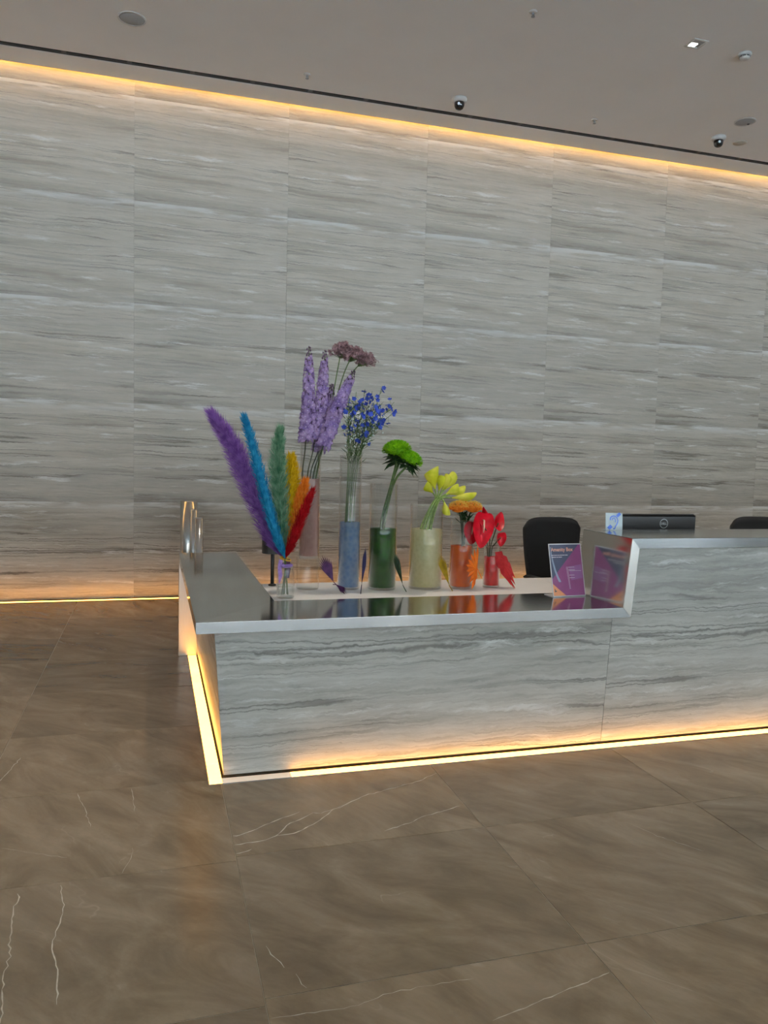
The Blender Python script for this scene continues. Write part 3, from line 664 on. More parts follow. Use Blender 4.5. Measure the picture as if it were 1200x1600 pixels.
plume('yellow', 'rounded yellow feather grass plume', [(0.662,4.005,0.952),(0.679,4.020,1.092),(0.692,4.025,1.275),(0.690,4.025,1.391),(0.682,4.025,1.483)], JF[3], 0.040, 2000, 0.045, 0.62, 0.55, 1.3)
plume('orange', 'short orange feather grass plume between yellow and red', [(0.658,3.985,0.957),(0.685,3.980,1.079),(0.716,3.978,1.211),(0.735,3.978,1.287),(0.750,3.976,1.353)], JF[4], 0.034, 1500, 0.055, 0.5, 0.55, 0.9)
plume('red', 'short red feather grass plume leaning right', [(0.650,3.975,0.957),(0.678,3.950,1.033),(0.719,3.945,1.148),(0.750,3.943,1.230),(0.779,3.940,1.303)], JF[5], 0.027, 1300, 0.06, 0.55)
t = thing('grass_tie', 'yellow tie and lilac ribbon around the feather grass stems', 'tie', (0.655, 3.985, 0.930))
MB().tube([(0.026*math.cos(a), 0.024*math.sin(a), 0.022+0.008*math.cos(a-2.6)) for a in [2*PI*k/20 for k in range(21)]], 0.0045, 6).build('band', 'tie', t, True)
mb = MB(); ribbon(mb, [V3((-0.026, -0.020, 0.02)), V3((-0.034, -0.030, -0.02)), V3((-0.030, -0.036, -0.06)), V3((-0.036, -0.038, -0.10))], 0.011, V3((0.2, -1, 0)))
mb.tube([(0.030*math.cos(a), 0.028*math.sin(a), -0.012) for a in [PI*0.6+2*PI*k/20 for k in range(21)]], 0.010, 6)
mb.build('ribbon', 'ribbon', t, True)
MB().tube([(0.012, -0.004, 0.02), (0.016, -0.006, -0.03), (0.010, -0.004, -0.075)], 0.011, 8).build('stem_bundle', 'bud', t, True)

# ------------------------------------------------------------------ cut flowers
def floret(mb, c, n, r, k=5, cup=0.35, eye=None, er=0.3):
    a, b = frame(n); ph = rnd.random()*2*PI
    for j in range(k):
        th = ph+2*PI*j/k; d = a*math.cos(th)+b*math.sin(th); s_ = n.cross(d)
        rr = r*(0.85+0.3*rnd.random())
        mb.add([c, c+d*rr*0.55+s_*rr*0.42+n*rr*cup*0.3, c+d*rr+n*rr*cup, c+d*rr*0.55-s_*rr*0.42+n*rr*cup*0.3], [(0, 1, 2, 3)])
    if eye is not None:
        e = c+n*r*0.14
        eye.add([e+a*r*er, e+b*r*er, e-a*r*er, e-b*r*er, e+n*r*er*0.6], [(0, 1, 4), (1, 2, 4), (2, 3, 4), (3, 0, 4)])
def leaf(mb, p, d, n, L, w, droop=0.2, fold=0.25):
    d = d.normalized(); s_ = d.cross(n); s_ = s_.normalized() if s_.length > 1e-6 else V3((1, 0, 0)); n = s_.cross(d)
    q = [p, p+d*L*0.3-n*0.0, p+d*L*0.65-n*L*droop*0.4, p+d*L-n*L*droop]
    vs = [q[0]]; ws = [0.75, 0.95]
    for i, k in ((1, 0.8), (2, 0.9)): vs += [q[i]+s_*w*k+n*w*fold, q[i], q[i]-s_*w*k+n*w*fold]
    vs.append(q[3])
    mb.add(vs, [(0, 2, 1), (0, 3, 2), (1, 2, 5, 4), (2, 3, 6, 5), (4, 5, 7), (5, 6, 7)])
def samp(path, u):
    m = len(path)-1; i = min(m-1, int(u*m)); f = u*m-i
    return path[i].lerp(path[i+1], f), (path[i+1]-path[i]).normalized()

# lilac delphinium spikes
def delph(pts, label, u0, nfl, R0, rf, tip=True):
    R0 *= 1.15; rf *= 1.22; nfl = int(nfl*1.15)
    foot = pts[0]; path = spline(pts, 12)
    t = thing('delphinium', label, 'flower', foot, 'lilac delphinium spikes in the pink vase')
    MB().tube(path, [0.0042-0.0022*i/(len(path)-1) for i in range(len(path))], 7).build('stem', 'stem_dark', t, True, foot)
    fb, eb, bb = MB(), MB(), MB()
    for k in range(nfl):
        u = u0+(0.955-u0)*((k+0.5)/nfl); p, tg = samp(path, u); a, b = frame(tg)
        th = k*2.39996+rnd.gauss(0, 0.15); rad = a*math.cos(th)+b*math.sin(th)
        s_ = 1.0-0.50*((u-u0)/(0.955-u0))**2.2
        c = p+rad*R0*s_*(0.9+0.25*rnd.random())+tg*rnd.gauss(0, 0.006)
        floret(fb, c, (rad+tg*0.15).normalized(), rf*s_*(0.85+0.3*rnd.random()), 5, 0.25, eb, 0.22)
        if k % 3 == 0: floret(fb, p+rad*R0*s_*0.5, (rad+tg*0.4).normalized(), rf*s_, 5, 0.5)
    for k in range(16):
        u = 0.92+0.08*k/15; p, tg = samp(path, min(0.999, u)); a, b = frame(tg); th = k*2.4
        rad = a*math.cos(th)+b*math.sin(th); q = p+rad*(0.022-0.014*k/15)
        bb.tube([p, q], 0.0012, 4); bb.lathe([(0.001, -0.006), (0.0045, 0.0), (0.001, 0.008)], 6, q)
    f_ = fb.build('florets', 'lilac', t, False, foot); f_['kind'] = 'stuff'
    e_ = eb.build('floret_eyes', 'lilac_eye', t, False, foot); e_['kind'] = 'stuff'
    bb.build('buds', 'bud', t, True, foot)
delph([(0.805,4.225,0.962),(0.782,4.235,1.344),(0.796,4.240,1.526),(0.809,4.240,1.769),(0.807,4.240,2.072)], 'leftmost and most upright lilac delphinium spike', 0.545, 120, 0.030, 0.019)
delph([(0.825,4.265,0.960),(0.814,4.265,1.343),(0.846,4.260,1.527),(0.884,4.260,1.774),(0.900,4.260,2.060)], 'pinkish lilac delphinium spike second from the left', 0.555, 120, 0.030, 0.018)
delph([(0.848,4.225,0.965),(0.838,4.225,1.352),(0.881,4.215,1.511),(0.962,4.205,1.740),(1.051,4.200,1.953)], 'lilac delphinium spike leaning right towards the blue flowers', 0.535, 130, 0.030, 0.020)
delph([(0.839,4.270,0.957),(0.832,4.275,1.350),(0.876,4.280,1.510),(0.926,4.280,1.706),(0.947,4.280,1.880)], 'short lilac delphinium spike at the back of the bunch', 0.50, 80, 0.026, 0.018)

# dusky mauve umbels
def umbel(pts, label, R0):
    foot = pts[0]; path = spline(pts, 10); c = V3(pts[-1])
    t = thing('mauve_umbel', label, 'flower', foot, 'dusky mauve flower heads above the delphiniums')
    sb = MB(); sb.tube(path, 0.003, 6); fb = MB(); neck = path[-6]
    for k in range(34):
        th = k*2.39996; rr = math.sqrt((k+0.5)/34)
        q = c+V3((math.cos(th)*R0*rr, math.sin(th)*R0*rr, 0.014-0.045*rr*rr))+rv(0.006)
        sb.tube([neck, (neck+q)/2+V3((0, 0, -0.004)), q], 0.0011, 4)
        for j in range(11):
            d = (rv(1)+V3((0, 0, 0.5))).normalized(); floret(fb, q+d*0.015*rnd.random()+rv(0.006), d, 0.0105, 5, 0.4)
    sb.build('stems', 'stem', t, True, foot)
    o = fb.build('flower_head', 'mauve', t, False, foot); o['kind'] = 'stuff'
umbel([(0.818,4.275,0.960),(0.853,4.270,1.369),(0.929,4.265,1.705),(0.971,4.260,1.952),(0.993,4.260,2.080)], 'dusky mauve umbel highest and leftmost in the bunch', 0.050)
umbel([(0.830,4.285,0.961),(0.862,4.270,1.369),(0.941,4.255,1.706),(1.005,4.250,1.936),(1.060,4.245,2.061)], 'dusky mauve umbel in the middle of the three', 0.056)
umbel([(0.843,4.280,0.961),(0.866,4.265,1.369),(0.952,4.255,1.706),(1.038,4.255,1.920),(1.130,4.255,2.035)], 'dusky mauve umbel furthest right of the three', 0.046)

# blue larkspur
BL = [[(1.006,4.200,0.840),(1.021,4.200,1.179),(1.029,4.200,1.462),(1.027,4.200,1.654),(1.024,4.195,1.818)],
 [(1.016,4.220,0.838),(1.029,4.215,1.178),(1.040,4.215,1.462),(1.061,4.220,1.656),(1.073,4.230,1.842)],
 [(1.026,4.235,0.837),(1.037,4.230,1.177),(1.052,4.225,1.462),(1.093,4.220,1.657),(1.119,4.215,1.859)],
 [(1.036,4.245,0.835),(1.044,4.240,1.177),(1.064,4.230,1.462),(1.128,4.240,1.659),(1.170,4.250,1.851)],
 [(1.040,4.195,0.840),(1.043,4.198,1.179),(1.065,4.200,1.462),(1.150,4.190,1.659),(1.205,4.185,1.868)],
 [(1.050,4.210,0.838),(1.050,4.210,1.178),(1.077,4.210,1.463),(1.190,4.210,1.661),(1.288,4.210,1.795)],
 [(1.058,4.225,0.836),(1.058,4.222,1.178),(1.089,4.220,1.463),(1.180,4.220,1.630),(1.279,4.220,1.730)],
 [(1.066,4.200,0.834),(1.067,4.205,1.177),(1.090,4.210,1.463),(1.130,4.200,1.620),(1.180,4.190,1.760)]]
BLAB = ['blue larkspur stem furthest left', 'blue larkspur stem second from the left', 'upright blue larkspur stem in the middle of the bunch', 'blue larkspur stem right of the middle, set back',
        'tallest blue larkspur stem with a loose top flower', 'blue larkspur stem reaching furthest right', 'low blue larkspur stem arching out to the right', 'short blue larkspur stem at the front right']
for i, (pts, lab) in enumerate(zip(BL, BLAB)):
    foot = pts[0]; path = spline(pts, 10)
    t = thing('larkspur', lab, 'flower', foot, 'blue larkspur stems in the blue vase')
    sb, fb, wb, lb = MB(), MB(), MB(), MB(); sb.tube(path, [0.0026-0.0014*k/(len(path)-1) for k in range(len(path))], 6)
    sparse = i in (5, 6)
    for k in range(12 if sparse else 17):
        u = 0.66+0.34*rnd.random()**0.8 if not sparse else 0.80+0.20*rnd.random(); p, tg = samp(path, min(u, 0.999)); d = (rv(1)+V3((0, 0, 0.3))).normalized()
        q = p+d*(0.020+0.028*rnd.random()); sb.tube([p, q], 0.0008, 4)
        floret(fb, q, (d+V3((0, -0.6, 0))).normalized(), 0.0125+0.006*rnd.random(), 5, 0.25)
    for k in range(9 if sparse else 26):
        u = 0.60+0.32*rnd.random(); p, tg = samp(path, u); d = (rv(1)+V3((0, 0, 0.3))).normalized(); q = p+d*(0.02+0.03*rnd.random())
        sb.tube([p, q], 0.0007, 4); wb.lathe([(0.0008, -0.004), (0.0042, 0.0), (0.0008, 0.007)], 6, q)
    for k in range(16 if sparse else 54):
        u = 0.47+0.40*rnd.random(); p, tg = samp(path, u); d = (rv(0.6)+tg*1.1).normalized()
        leaf(lb, p, d, rv(1).normalized(), 0.045+0.04*rnd.random(), 0.0022, 0.35)
    sb.build('stem', 'stem', t, True, foot); fb.build('florets', 'bluep', t, False, foot)['kind'] = 'stuff'; wb.build('buds', 'whiteb', t, True, foot)['kind'] = 'stuff'; lb.build('foliage', 'leaf', t, False, foot)['kind'] = 'stuff'

# lime chrysanthemums
def mum(pts, lab, r, nrm, side):
    foot = pts[0]; path = spline(pts, 10); c = V3(pts[-1]); nrm = V3(nrm).normalized(); a, b = frame(nrm)
    t = thing('chrysanthemum', lab, 'flower', foot, 'lime green chrysanthemums in the green vase')
    MB().tube(path, 0.0065, 8).build('stem', 'stem', t, True, foot)
    fb = MB(); N_ = 420
    for k in range(N_):
        th = k*2.39996; z = 1-1.12*(k+0.5)/N_; z = max(z, -0.15); s_ = math.sqrt(max(0, 1-z*z))
        d = (a*math.cos(th)+b*math.sin(th))*s_+nrm*z
        q = c+((a*math.cos(th)+b*math.sin(th))*s_+nrm*z*0.62)*r*0.84
        leaf(fb, q, (d+rv(0.22)).normalized(), nrm, r*0.26, r*0.055, -0.15, 0.35)
    o = MB().lathe([(0.001, r*0.50), (r*0.5, r*0.45), (r*0.80, r*0.22), (r*0.86, 0.0), (r*0.5, -r*0.2), (0.004, -r*0.32)], 20)
    o.v = [tuple(c+a*p[0]+b*p[1]+nrm*p[2]) for p in o.v]; o.build('disc', 'lime', t, True, foot)
    p_ = fb.build('petals', 'lime', t, False, foot); p_['kind'] = 'stuff'
    lb = MB()
    for k in range(38):
        th = k*2.4; d = (a*math.cos(th)+b*math.sin(th))*1.0+nrm*(0.0+0.55*rnd.random())
        p, tg = samp(path, 0.76+0.20*rnd.random()); leaf(lb, p, d, nrm, 0.066+0.025*rnd.random(), 0.015, 0.25)
    for dx in side:
        p, tg = samp(path, 0.72); leaf(lb, p, V3(dx), V3((0, -0.3, 1)), 0.075, 0.016, 0.5)
    lb.build('leaves', 'leaf_dark', t, False, foot)
mum([(1.205,4.190,0.823),(1.223,4.180,1.128),(1.273,4.175,1.343),(1.300,4.175,1.465),(1.302,4.180,1.525)], 'lime green chrysanthemum on the left, slightly higher', 0.080, (-0.15, -0.2, 1), [(-1, 0, 0.35), (-1, -0.2, -0.1)])
mum([(1.211,4.165,0.828),(1.233,4.150,1.131),(1.279,4.145,1.344),(1.336,4.130,1.430),(1.362,4.120,1.475)], 'lime green chrysanthemum in front on the right', 0.070, (0.35, -0.35, 1), [(1, 0, -0.2)])

mum([(1.222,4.205,0.823),(1.240,4.200,1.130),(1.287,4.205,1.345),(1.322,4.215,1.440),(1.335,4.225,1.495)], 'lime green chrysanthemum at the back, mostly hidden by the other two', 0.066, (0.1, 0.3, 1), [])
# yellow callas
CL = [[(1.430,4.170,0.90),(1.450,4.170,1.074),(1.504,4.165,1.212),(1.537,4.165,1.263),(1.525,4.165,1.330),(1.499,4.160,1.415)],
 [(1.440,4.190,0.90),(1.452,4.185,1.075),(1.505,4.170,1.213),(1.535,4.170,1.262),(1.515,4.180,1.300),(1.485,4.190,1.335)],
 [(1.450,4.150,0.90),(1.458,4.150,1.076),(1.505,4.150,1.214),(1.536,4.146,1.265),(1.546,4.140,1.319),(1.556,4.135,1.378)],
 [(1.455,4.200,0.90),(1.469,4.190,1.074),(1.518,4.170,1.212),(1.549,4.165,1.263),(1.575,4.160,1.322),(1.602,4.155,1.380)],
 [(1.462,4.165,0.90),(1.473,4.165,1.075),(1.519,4.160,1.213),(1.548,4.160,1.264),(1.595,4.165,1.322),(1.640,4.170,1.384)],
 [(1.466,4.140,0.90),(1.480,4.140,1.076),(1.519,4.146,1.214),(1.548,4.142,1.265),(1.595,4.125,1.294),(1.643,4.115,1.322)],
 [(1.472,4.185,0.90),(1.494,4.175,1.074),(1.532,4.165,1.212),(1.561,4.160,1.263),(1.628,4.150,1.290),(1.690,4.145,1.310)],
 [(1.480,4.155,0.90),(1.498,4.155,1.075),(1.532,4.155,1.213),(1.560,4.150,1.262),(1.640,4.130,1.268),(1.735,4.115,1.276)],
 [(1.487,4.145,0.90),(1.502,4.142,1.076),(1.533,4.140,1.214),(1.556,4.130,1.258),(1.572,4.115,1.235),(1.580,4.105,1.180)]]
CLAB = ['wide open yellow calla at the top left', 'yellow calla bent left below the open one', 'yellow calla pointing straight up', 'yellow calla upright beside the middle', 'pale yellow calla pointing up right',
        'yellow calla pointing right, in front', 'yellow calla lying to the right above the orange flowers', 'long yellow calla reaching furthest right', 'yellow calla hanging down beside the vase rim']
COP = [0.036, 0.026, 0.021, 0.022, 0.026, 0.020, 0.020, 0.020, 0.018]
for pts, lab, op in zip(CL, CLAB, COP):
    foot = pts[0]; path = spline(pts, 10); m = len(path)
    t = thing('calla_lily', lab, 'flower', foot, 'yellow callas in the cream vase')
    cut = int(m*0.76); MB().tube(path[:cut+1], 0.0042, 8).build('stem', 'callast', t, True, foot)
    p0 = path[cut]; tip = path[-1]; ax = (tip-p0); L = ax.length*1.12; ax.normalize(); a, b = frame(ax)
    up = V3((0, -0.5, 1)); up = (up-ax*up.dot(ax)).normalized(); sd2 = ax.cross(up)
    rs = []; nn = 18
    for i in range(9):
        u = i/8; ring = []
        for j in range(nn):
            th = 2*PI*j/nn; lon = L*u*(0.92+0.17*math.cos(th)*u*u); r = 0.0045+op*math.sin(min(1.0, u*0.64)*PI)**1.6
            flare = 1.0+(0.45 if op > 0.03 else 0.10)*(max(0, u-0.7)/0.3)**1.5*(0.7+0.3*math.cos(th))
            ring.append(p0+ax*lon+(up*math.cos(th)+sd2*math.sin(th)*0.92)*r*flare)
        rs.append(ring)
    MB().rings(rs).build('spathe', 'calla', t, True, foot)
    MB().tube([p0+ax*L*0.1, p0+ax*L*0.45, p0+ax*L*0.74], [0.004, 0.005, 0.002], 8).build('spadix', 'spadix_y', t, True, foot)

# orange pincushions
def pin(pts, lab, r):
    foot = pts[0]; path = spline(pts, 8); c = V3(pts[-1])
    t = thing('pincushion_flower', lab, 'flower', foot, 'orange pincushion flowers in the orange vase')
    MB().tube(path, 0.0045, 8).build('stem', 'stem_dark', t, True, foot)
    fb, kb, lb = MB(), MB(), MB(); N_ = 300
    base = c+V3((0, 0, -0.02))
    for k in range(N_):
        th = k*2.39996; z = 1-0.98*(k+0.5)/N_; s_ = math.sqrt(1-z*z); d = V3((math.cos(th)*s_, math.sin(th)*s_, z*0.62+0.05))
        q0 = base+d*r*0.35; q1 = base+d*r*0.95+V3((0, 0, -0.004)); q2 = base+d*r*1.02+V3((-math.cos(th)*0.006*s_, -math.sin(th)*0.006*s_, 0.011))+rv(0.002)
        ribbon(fb, [q0, (q0+q1)/2+V3((0, 0, -0.003)), q1, q2], 0.0015, V3((rnd.gauss(0, 1), rnd.gauss(0, 1), 0.2)).normalized())
        kb.lathe([(0.0006, -0.0016), (0.0019, 0.0), (0.0006, 0.002)], 5, q2)
    fb.lathe([(0.002, -0.026), (r*0.55, -0.018), (r*0.70, 0.004), (r*0.5, 0.018), (0.002, 0.024)], 18, c+V3((0, 0, -0.012)))
    o = fb.build('styles', 'orange', t, False, foot); o['kind'] = 'stuff'
    o = kb.build('style_tips', 'spadix_y', t, False, foot); o['kind'] = 'stuff'
    for k in range(18):
        th = k*2.4; p, tg = samp(path, 0.60+0.34*rnd.random()); leaf(lb, p, V3((math.cos(th), math.sin(th), 0.35+0.3*rnd.random())), V3((0, 0, 1)), 0.052, 0.0085, -0.25)
    lb.build('leaves', 'leaf_dark', t, False, foot)
pin([(1.685,4.130,0.79),(1.690,4.130,1.004),(1.676,4.125,1.143),(1.652,4.115,1.222)], 'orange pincushion flower on the left', 0.056)
pin([(1.710,4.160,0.79),(1.712,4.155,1.001),(1.730,4.150,1.141),(1.752,4.135,1.220)], 'orange pincushion flower on the right, beside the red anthuriums', 0.056)
pin([(1.700,4.175,0.79),(1.708,4.170,0.998),(1.712,4.185,1.139),(1.716,4.215,1.226)], 'orange pincushion flower set behind the other two', 0.050)

# red anthuriums
def anth(pts, lab, nrm, up, L, wd, spx=True):
    foot = pts[0]; path = spline(pts, 10); c = V3(pts[-1])
    t = thing('anthurium', lab, 'flower', foot, 'red anthuriums in the red vase')
    MB().tube(path, 0.003, 8).build('stem', 'stem_dark', t, True, foot)
    n = V3(nrm).normalized(); d = V3(up); d = (d-n*d.dot(n)).normalized(); s_ = d.cross(n)
    rs = []; K = 28
    for i, q in enumerate((0.04, 0.35, 0.7, 0.9, 1.0)):
        ring = []
        for j in range(K):
            th = 2*PI*j/K; cx = math.cos(th); sn = math.sin(th)
            rad = 0.5*(1-0.30*max(0, cx)**6)*(1+0.35*max(0, -cx)**5)       # notch at the stem end, point at the tip
            ring.append(c+d*(cx*rad*L*q)+s_*(sn*wd*0.5*q)+n*(0.018*(1-q*q)*-1+0.010*q*q*abs(sn)+0.0015*math.sin(3*th)))
        rs.append(ring)
    mb = MB().rings(rs, True); back = [[p-n*0.0012 for p in r] for r in rs]; mb.rings(list(reversed(back)))
    mb.build('spathe', 'red', t, True, foot)
    if spx:
        b0 = c+d*L*0.16+n*(-0.012); MB().tube([b0, b0+n*0.022-d*0.004, b0+n*0.034-d*L*0.20, b0+n*0.036-d*L*0.38], [0.004, 0.0048, 0.0046, 0.002], 8).build('spadix', 'spadix', t, True, foot)
anth([(1.868,4.130,0.77),(1.856,4.125,0.965),(1.845,4.100,1.045),(1.797,4.085,1.115)], 'largest red anthurium facing forward with a pale spike', (-0.12, -1, 0.12), (0.12, 0, 1), 0.195, 0.125)
anth([(1.880,4.150,0.77),(1.874,4.150,0.959),(1.888,4.130,1.059),(1.906,4.120,1.125)], 'red anthurium on the right tilted upwards', (0.35, -0.8, 0.35), (-0.75, 0, -1), 0.125, 0.075, False)
anth([(1.893,4.160,0.77),(1.886,4.155,0.958),(1.898,4.140,1.000),(1.930,4.130,1.040)], 'small red anthurium lowest on the right', (0.1, -1, -0.1), (-0.1, 0, 1), 0.080, 0.066, False)
anth([(1.875,4.165,0.77),(1.860,4.160,0.959),(1.820,4.150,1.023),(1.752,4.125,1.085)], 'red anthurium on the left, half hidden behind the largest', (-0.6, -1, 0.1), (0.1, 0, 1), 0.125, 0.10)
anth([(1.890,4.170,0.77),(1.868,4.170,0.957),(1.850,4.160,1.076),(1.838,4.150,1.170)], 'narrow red anthurium bud behind the largest flower', (0.8, -0.6, 0.3), (0.1, 0.1, -1), 0.075, 0.030, False)

# painted dried palm leaves leaning between the vases
def palm(key, lab, foot, hub, tips, fold=0.006, thick=0.0008):
    foot, hub = V3(foot), V3(hub)
    t = thing('palm_leaf', lab, 'dried leaf', foot, 'painted dried palm leaves between the vases')
    MB().tube([foot, foot.lerp(hub, 0.5)+V3((0.0, 0.002, 0.0)), hub], 0.0022, 6).build('stem', 'pa_'+key, t, True, foot)
    mb = MB(); T = [V3(p) for p in tips]; m = len(T)
    nrm = (T[0]-hub).cross(T[-1]-hub); nrm = nrm.normalized() if nrm.length > 1e-6 else V3((0, -1, 0))
    # pleated blade: each finger is a narrow folded strip ending in its own point
    for i in range(m):
        d = T[i]-hub; s_ = d.cross(nrm).normalized()
        wl_ = ((T[i]-T[max(0, i-1)]).length if i else (T[1]-T[0]).length)*0.52; wr_ = ((T[min(m-1, i+1)]-T[i]).length if i < m-1 else (T[-1]-T[-2]).length)*0.52
        e = hub+d*0.70; pz_ = nrm*fold
        vs = [hub, e+s_*wl_*0.70, e+pz_, e-s_*wr_*0.70, T[i]]
        vs = vs+[v-nrm*thick for v in vs]
        mb.add(vs, [(0, 2, 1), (0, 3, 2), (1, 2, 4), (2, 3, 4), (5, 6, 7), (5, 7, 8), (6, 9, 7), (7, 9, 8), (1, 4, 9, 6), (4, 3, 8, 9), (0, 1, 6, 5), (3, 0, 5, 8)])
    mb.build('blade', 'pa_'+key, t, False, foot)
Z0 = 0.752
def fan(hub, mid, span, n, depth, lens=None):
    hub, mid = V3(hub), V3(mid); d = mid-hub; ax = V3(depth).normalized(); s_ = ax.cross(d).normalized()
    out = []
    for i in range(n):
        a = span*(i/(n-1)-0.5); L = (lens[i] if lens else 1.0-0.22*abs(i/(n-1)-0.5)*2)
        out.append(hub+d*math.cos(a)*L+s_*d.length*math.sin(a)*L)
    return out
palm('purple', 'dark purple palm leaf leaning against the clear riser', (0.985, 4.035, Z0), (0.928, 4.060, 0.815), fan((0.928, 4.060, 0.815), (0.868, 4.085, 0.955), 0.75, 9, (0.55, -1, 0.3)))
palm('purple', 'second dark purple palm leaf lying with its fingers on the worktop by the blue vase', (0.925, 4.06, 0.800), (0.945, 4.055, 0.800), fan((0.945, 4.055, 0.800), (0.995, 4.030, 0.756), 0.7, 7, (0.3, -1, 0.4)))
palm('navy', 'dark navy palm leaf standing left of the green vase', (1.070, 4.020, Z0), (1.078, 4.035, 0.800), fan((1.078, 4.035, 0.800), (1.104, 4.065, 0.998), 0.42, 9, (0.95, -0.6, 0)))
palm('green', 'dark green palm leaf standing right of the green vase', (1.336, 4.045, Z0), (1.318, 4.060, 0.790), fan((1.318, 4.060, 0.790), (1.275, 4.095, 0.972), 0.36, 9, (-0.98, -0.45, -0.2)))
palm('yellow', 'mustard yellow palm leaf standing right of the cream vase', (1.602, 4.030, Z0), (1.585, 4.045, 0.785), fan((1.585, 4.045, 0.785), (1.535, 4.085, 0.958), 0.42, 9, (-0.9, -0.55, -0.2)))
palm('orange', 'bright orange palm leaf spread in front of the orange vase', (1.795, 4.075, 0.815), (1.757, 4.055, 0.872),
     [V3((1.757, 4.055, 0.872))+V3((x, y, z)) for x, y, z in ((-0.005, -0.005, 0.135), (-0.028, -0.010, 0.118), (-0.048, -0.014, 0.088), (-0.066, -0.016, 0.058), (-0.078, -0.018, 0.026), (-0.074, -0.018, -0.008), (-0.064, -0.018, -0.042), (-0.052, -0.016, -0.078), (-0.036, -0.014, -0.117), (-0.018, -0.010, -0.070))])
palm('red', 'dusty red palm leaf leaning against the red vase', (2.004, 4.075, Z0), (1.880, 4.090, 0.960),
     [V3(p) for p in ((1.905, 4.085, 0.862), (1.925, 4.072, 0.842), (1.946, 4.060, 0.800), (1.968, 4.045, 0.770), (1.982, 4.035, 0.752), (1.990, 4.040, 0.775), (1.992, 4.050, 0.815), (1.978, 4.060, 0.856), (1.956, 4.070, 0.905), (1.925, 4.080, 0.945))])

# ------------------------------------------------------------------ text helper
def text_mesh(body, size, bold=0.0):
    cu = bpy.data.curves.new('lettering', 'FONT'); cu.body = body; cu.size = size; cu.align_x = 'LEFT'; cu.offset = bold; cu.resolution_u = 3
    o = bpy.data.objects.new('lettering', cu); COL.objects.link(o)
    dg = bpy.context.evaluated_depsgraph_get(); me = bpy.data.meshes.new_from_object(o.evaluated_get(dg))
    bpy.data.objects.remove(o); bpy.data.curves.remove(cu)
    xs = [v.co.x for v in me.vertices]; w = max(xs)-min(xs)
    return me, w

# ------------------------------------------------------------------ poster in a leaning acrylic stand
SW, SH = 0.206, 0.292
sg = thing('poster_stand', 'small poster with orange heading in an acrylic stand on the steel top', 'sign', (2.088, 3.775, ZT), rz=math.radians(3))
lean = math.atan2(0.075, 0.285)
LM = Matrix.Rotation(-lean, 4, 'X')
def sp3(u, v, d): return LM @ V3((u*SW, -d, v*SH+0.002))
def flat(pts, d, name, mat, parent):
    return MB().add([sp3(u, v, d) for u, v in pts], [tuple(range(len(pts)))]).build(name, mat, parent)
mb = MB(); q = [(0, 0), (1, 0), (1, 1), (0, 1)]
mb.hexa([sp3(0, 0, 0.0), sp3(1, 0, 0.0), sp3(1, 0, -0.003), sp3(0, 0, -0.003), sp3(0, 1, 0.0), sp3(1, 1, 0.0), sp3(1, 1, -0.003), sp3(0, 1, -0.003)])
plate = mb.build('plate', 'acrylic', sg)
MB().box((0.0, 0.004, 0.0005), (SW, 0.095, 0.003)).build('foot', 'acrylic', sg)
ia, ib = 0.022, 0.978; ja, jb = 0.018, 0.982
poster = flat([(ia, ja), (ib, ja), (ib, jb), (ia, jb)], 0.0006, 'poster', 'pr_magenta', sg)
flat([(ia, jb), (ia, 0.33), (0.25, 0.50), (0.92, jb)], 0.0009, 'dark_field', 'pr_slate', poster)
flat([(ia, ja), (0.40, ja), (0.20, 0.135), (ia, 0.245)], 0.0009, 'peach_corner', 'pr_peach', poster)
flat([(0.06, 0.085), (0.13, 0.10), (0.115, 0.115), (0.085, 0.12), (0.085, 0.15), (0.065, 0.15)], 0.0012, 'small_mark', 'pr_black', poster)
cur = [(0.055, 0.94), (0.06, 0.80), (0.085, 0.66), (0.13, 0.50), (0.19, 0.37), (0.25, 0.275)]
mb = MB(); vs = []; fs = []
for i, (u, v) in enumerate(cur):
    w = 0.010+0.028*i/5; vs += [sp3(u-w, v, 0.0012), sp3(u+w, v, 0.0012)]
    if i: fs.append((2*i-2, 2*i-1, 2*i+1, 2*i))
mb.add(vs, fs).build('silver_curve', 'pr_silver', poster)
flat([(0.60, 0.30), (0.95, 0.34), (0.95, 0.60), (0.56, 0.56)], 0.0009, 'pale_box', plain('print_lilac', srgb(152, 100, 150), 0.22, var=0.05), poster)
me, w = text_mesh('Amenity Box', 0.03, 0.0006)
sc = 0.68*SW/w
for v in me.vertices: v.co = sp3(0.06, 0.855, 0.0013) + (LM @ V3((v.co.x*sc, 0, v.co.y*sc*1.12)))-(LM @ V3((0, 0, 0)))
me.materials.append(M['pr_text']); link('heading', me, poster)
def lines(rows, h, name):
    mb = MB()
    for v, segs in rows:
        for a, b in segs: mb.add([sp3(a, v, 0.0013), sp3(b, v, 0.0013), sp3(b, v+h, 0.0013), sp3(a, v+h, 0.0013)], [(0, 1, 2, 3)])
    return mb.build(name, 'pr_white', poster)
lines([(0.775, [(0.06, 0.13), (0.14, 0.24), (0.25, 0.30), (0.31, 0.47), (0.48, 0.56)]), (0.738, [(0.06, 0.20), (0.21, 0.26), (0.27, 0.38)])], 0.011, 'subtitle')
rr_ = random.Random(3); rows = []
for k in range(17):
    a = 0.47+0.003*k; v = 0.545-0.025*k; b = a+(0.26 if k in (0, 2) else 0.22 if k in (6, 8) else 0.07*(1-k/40)); rows.append((v, [(a, b)]))
lines(rows, 0.007, 'list')
lines([(0.478, [(0.56, 0.93)])], 0.005, 'rule')

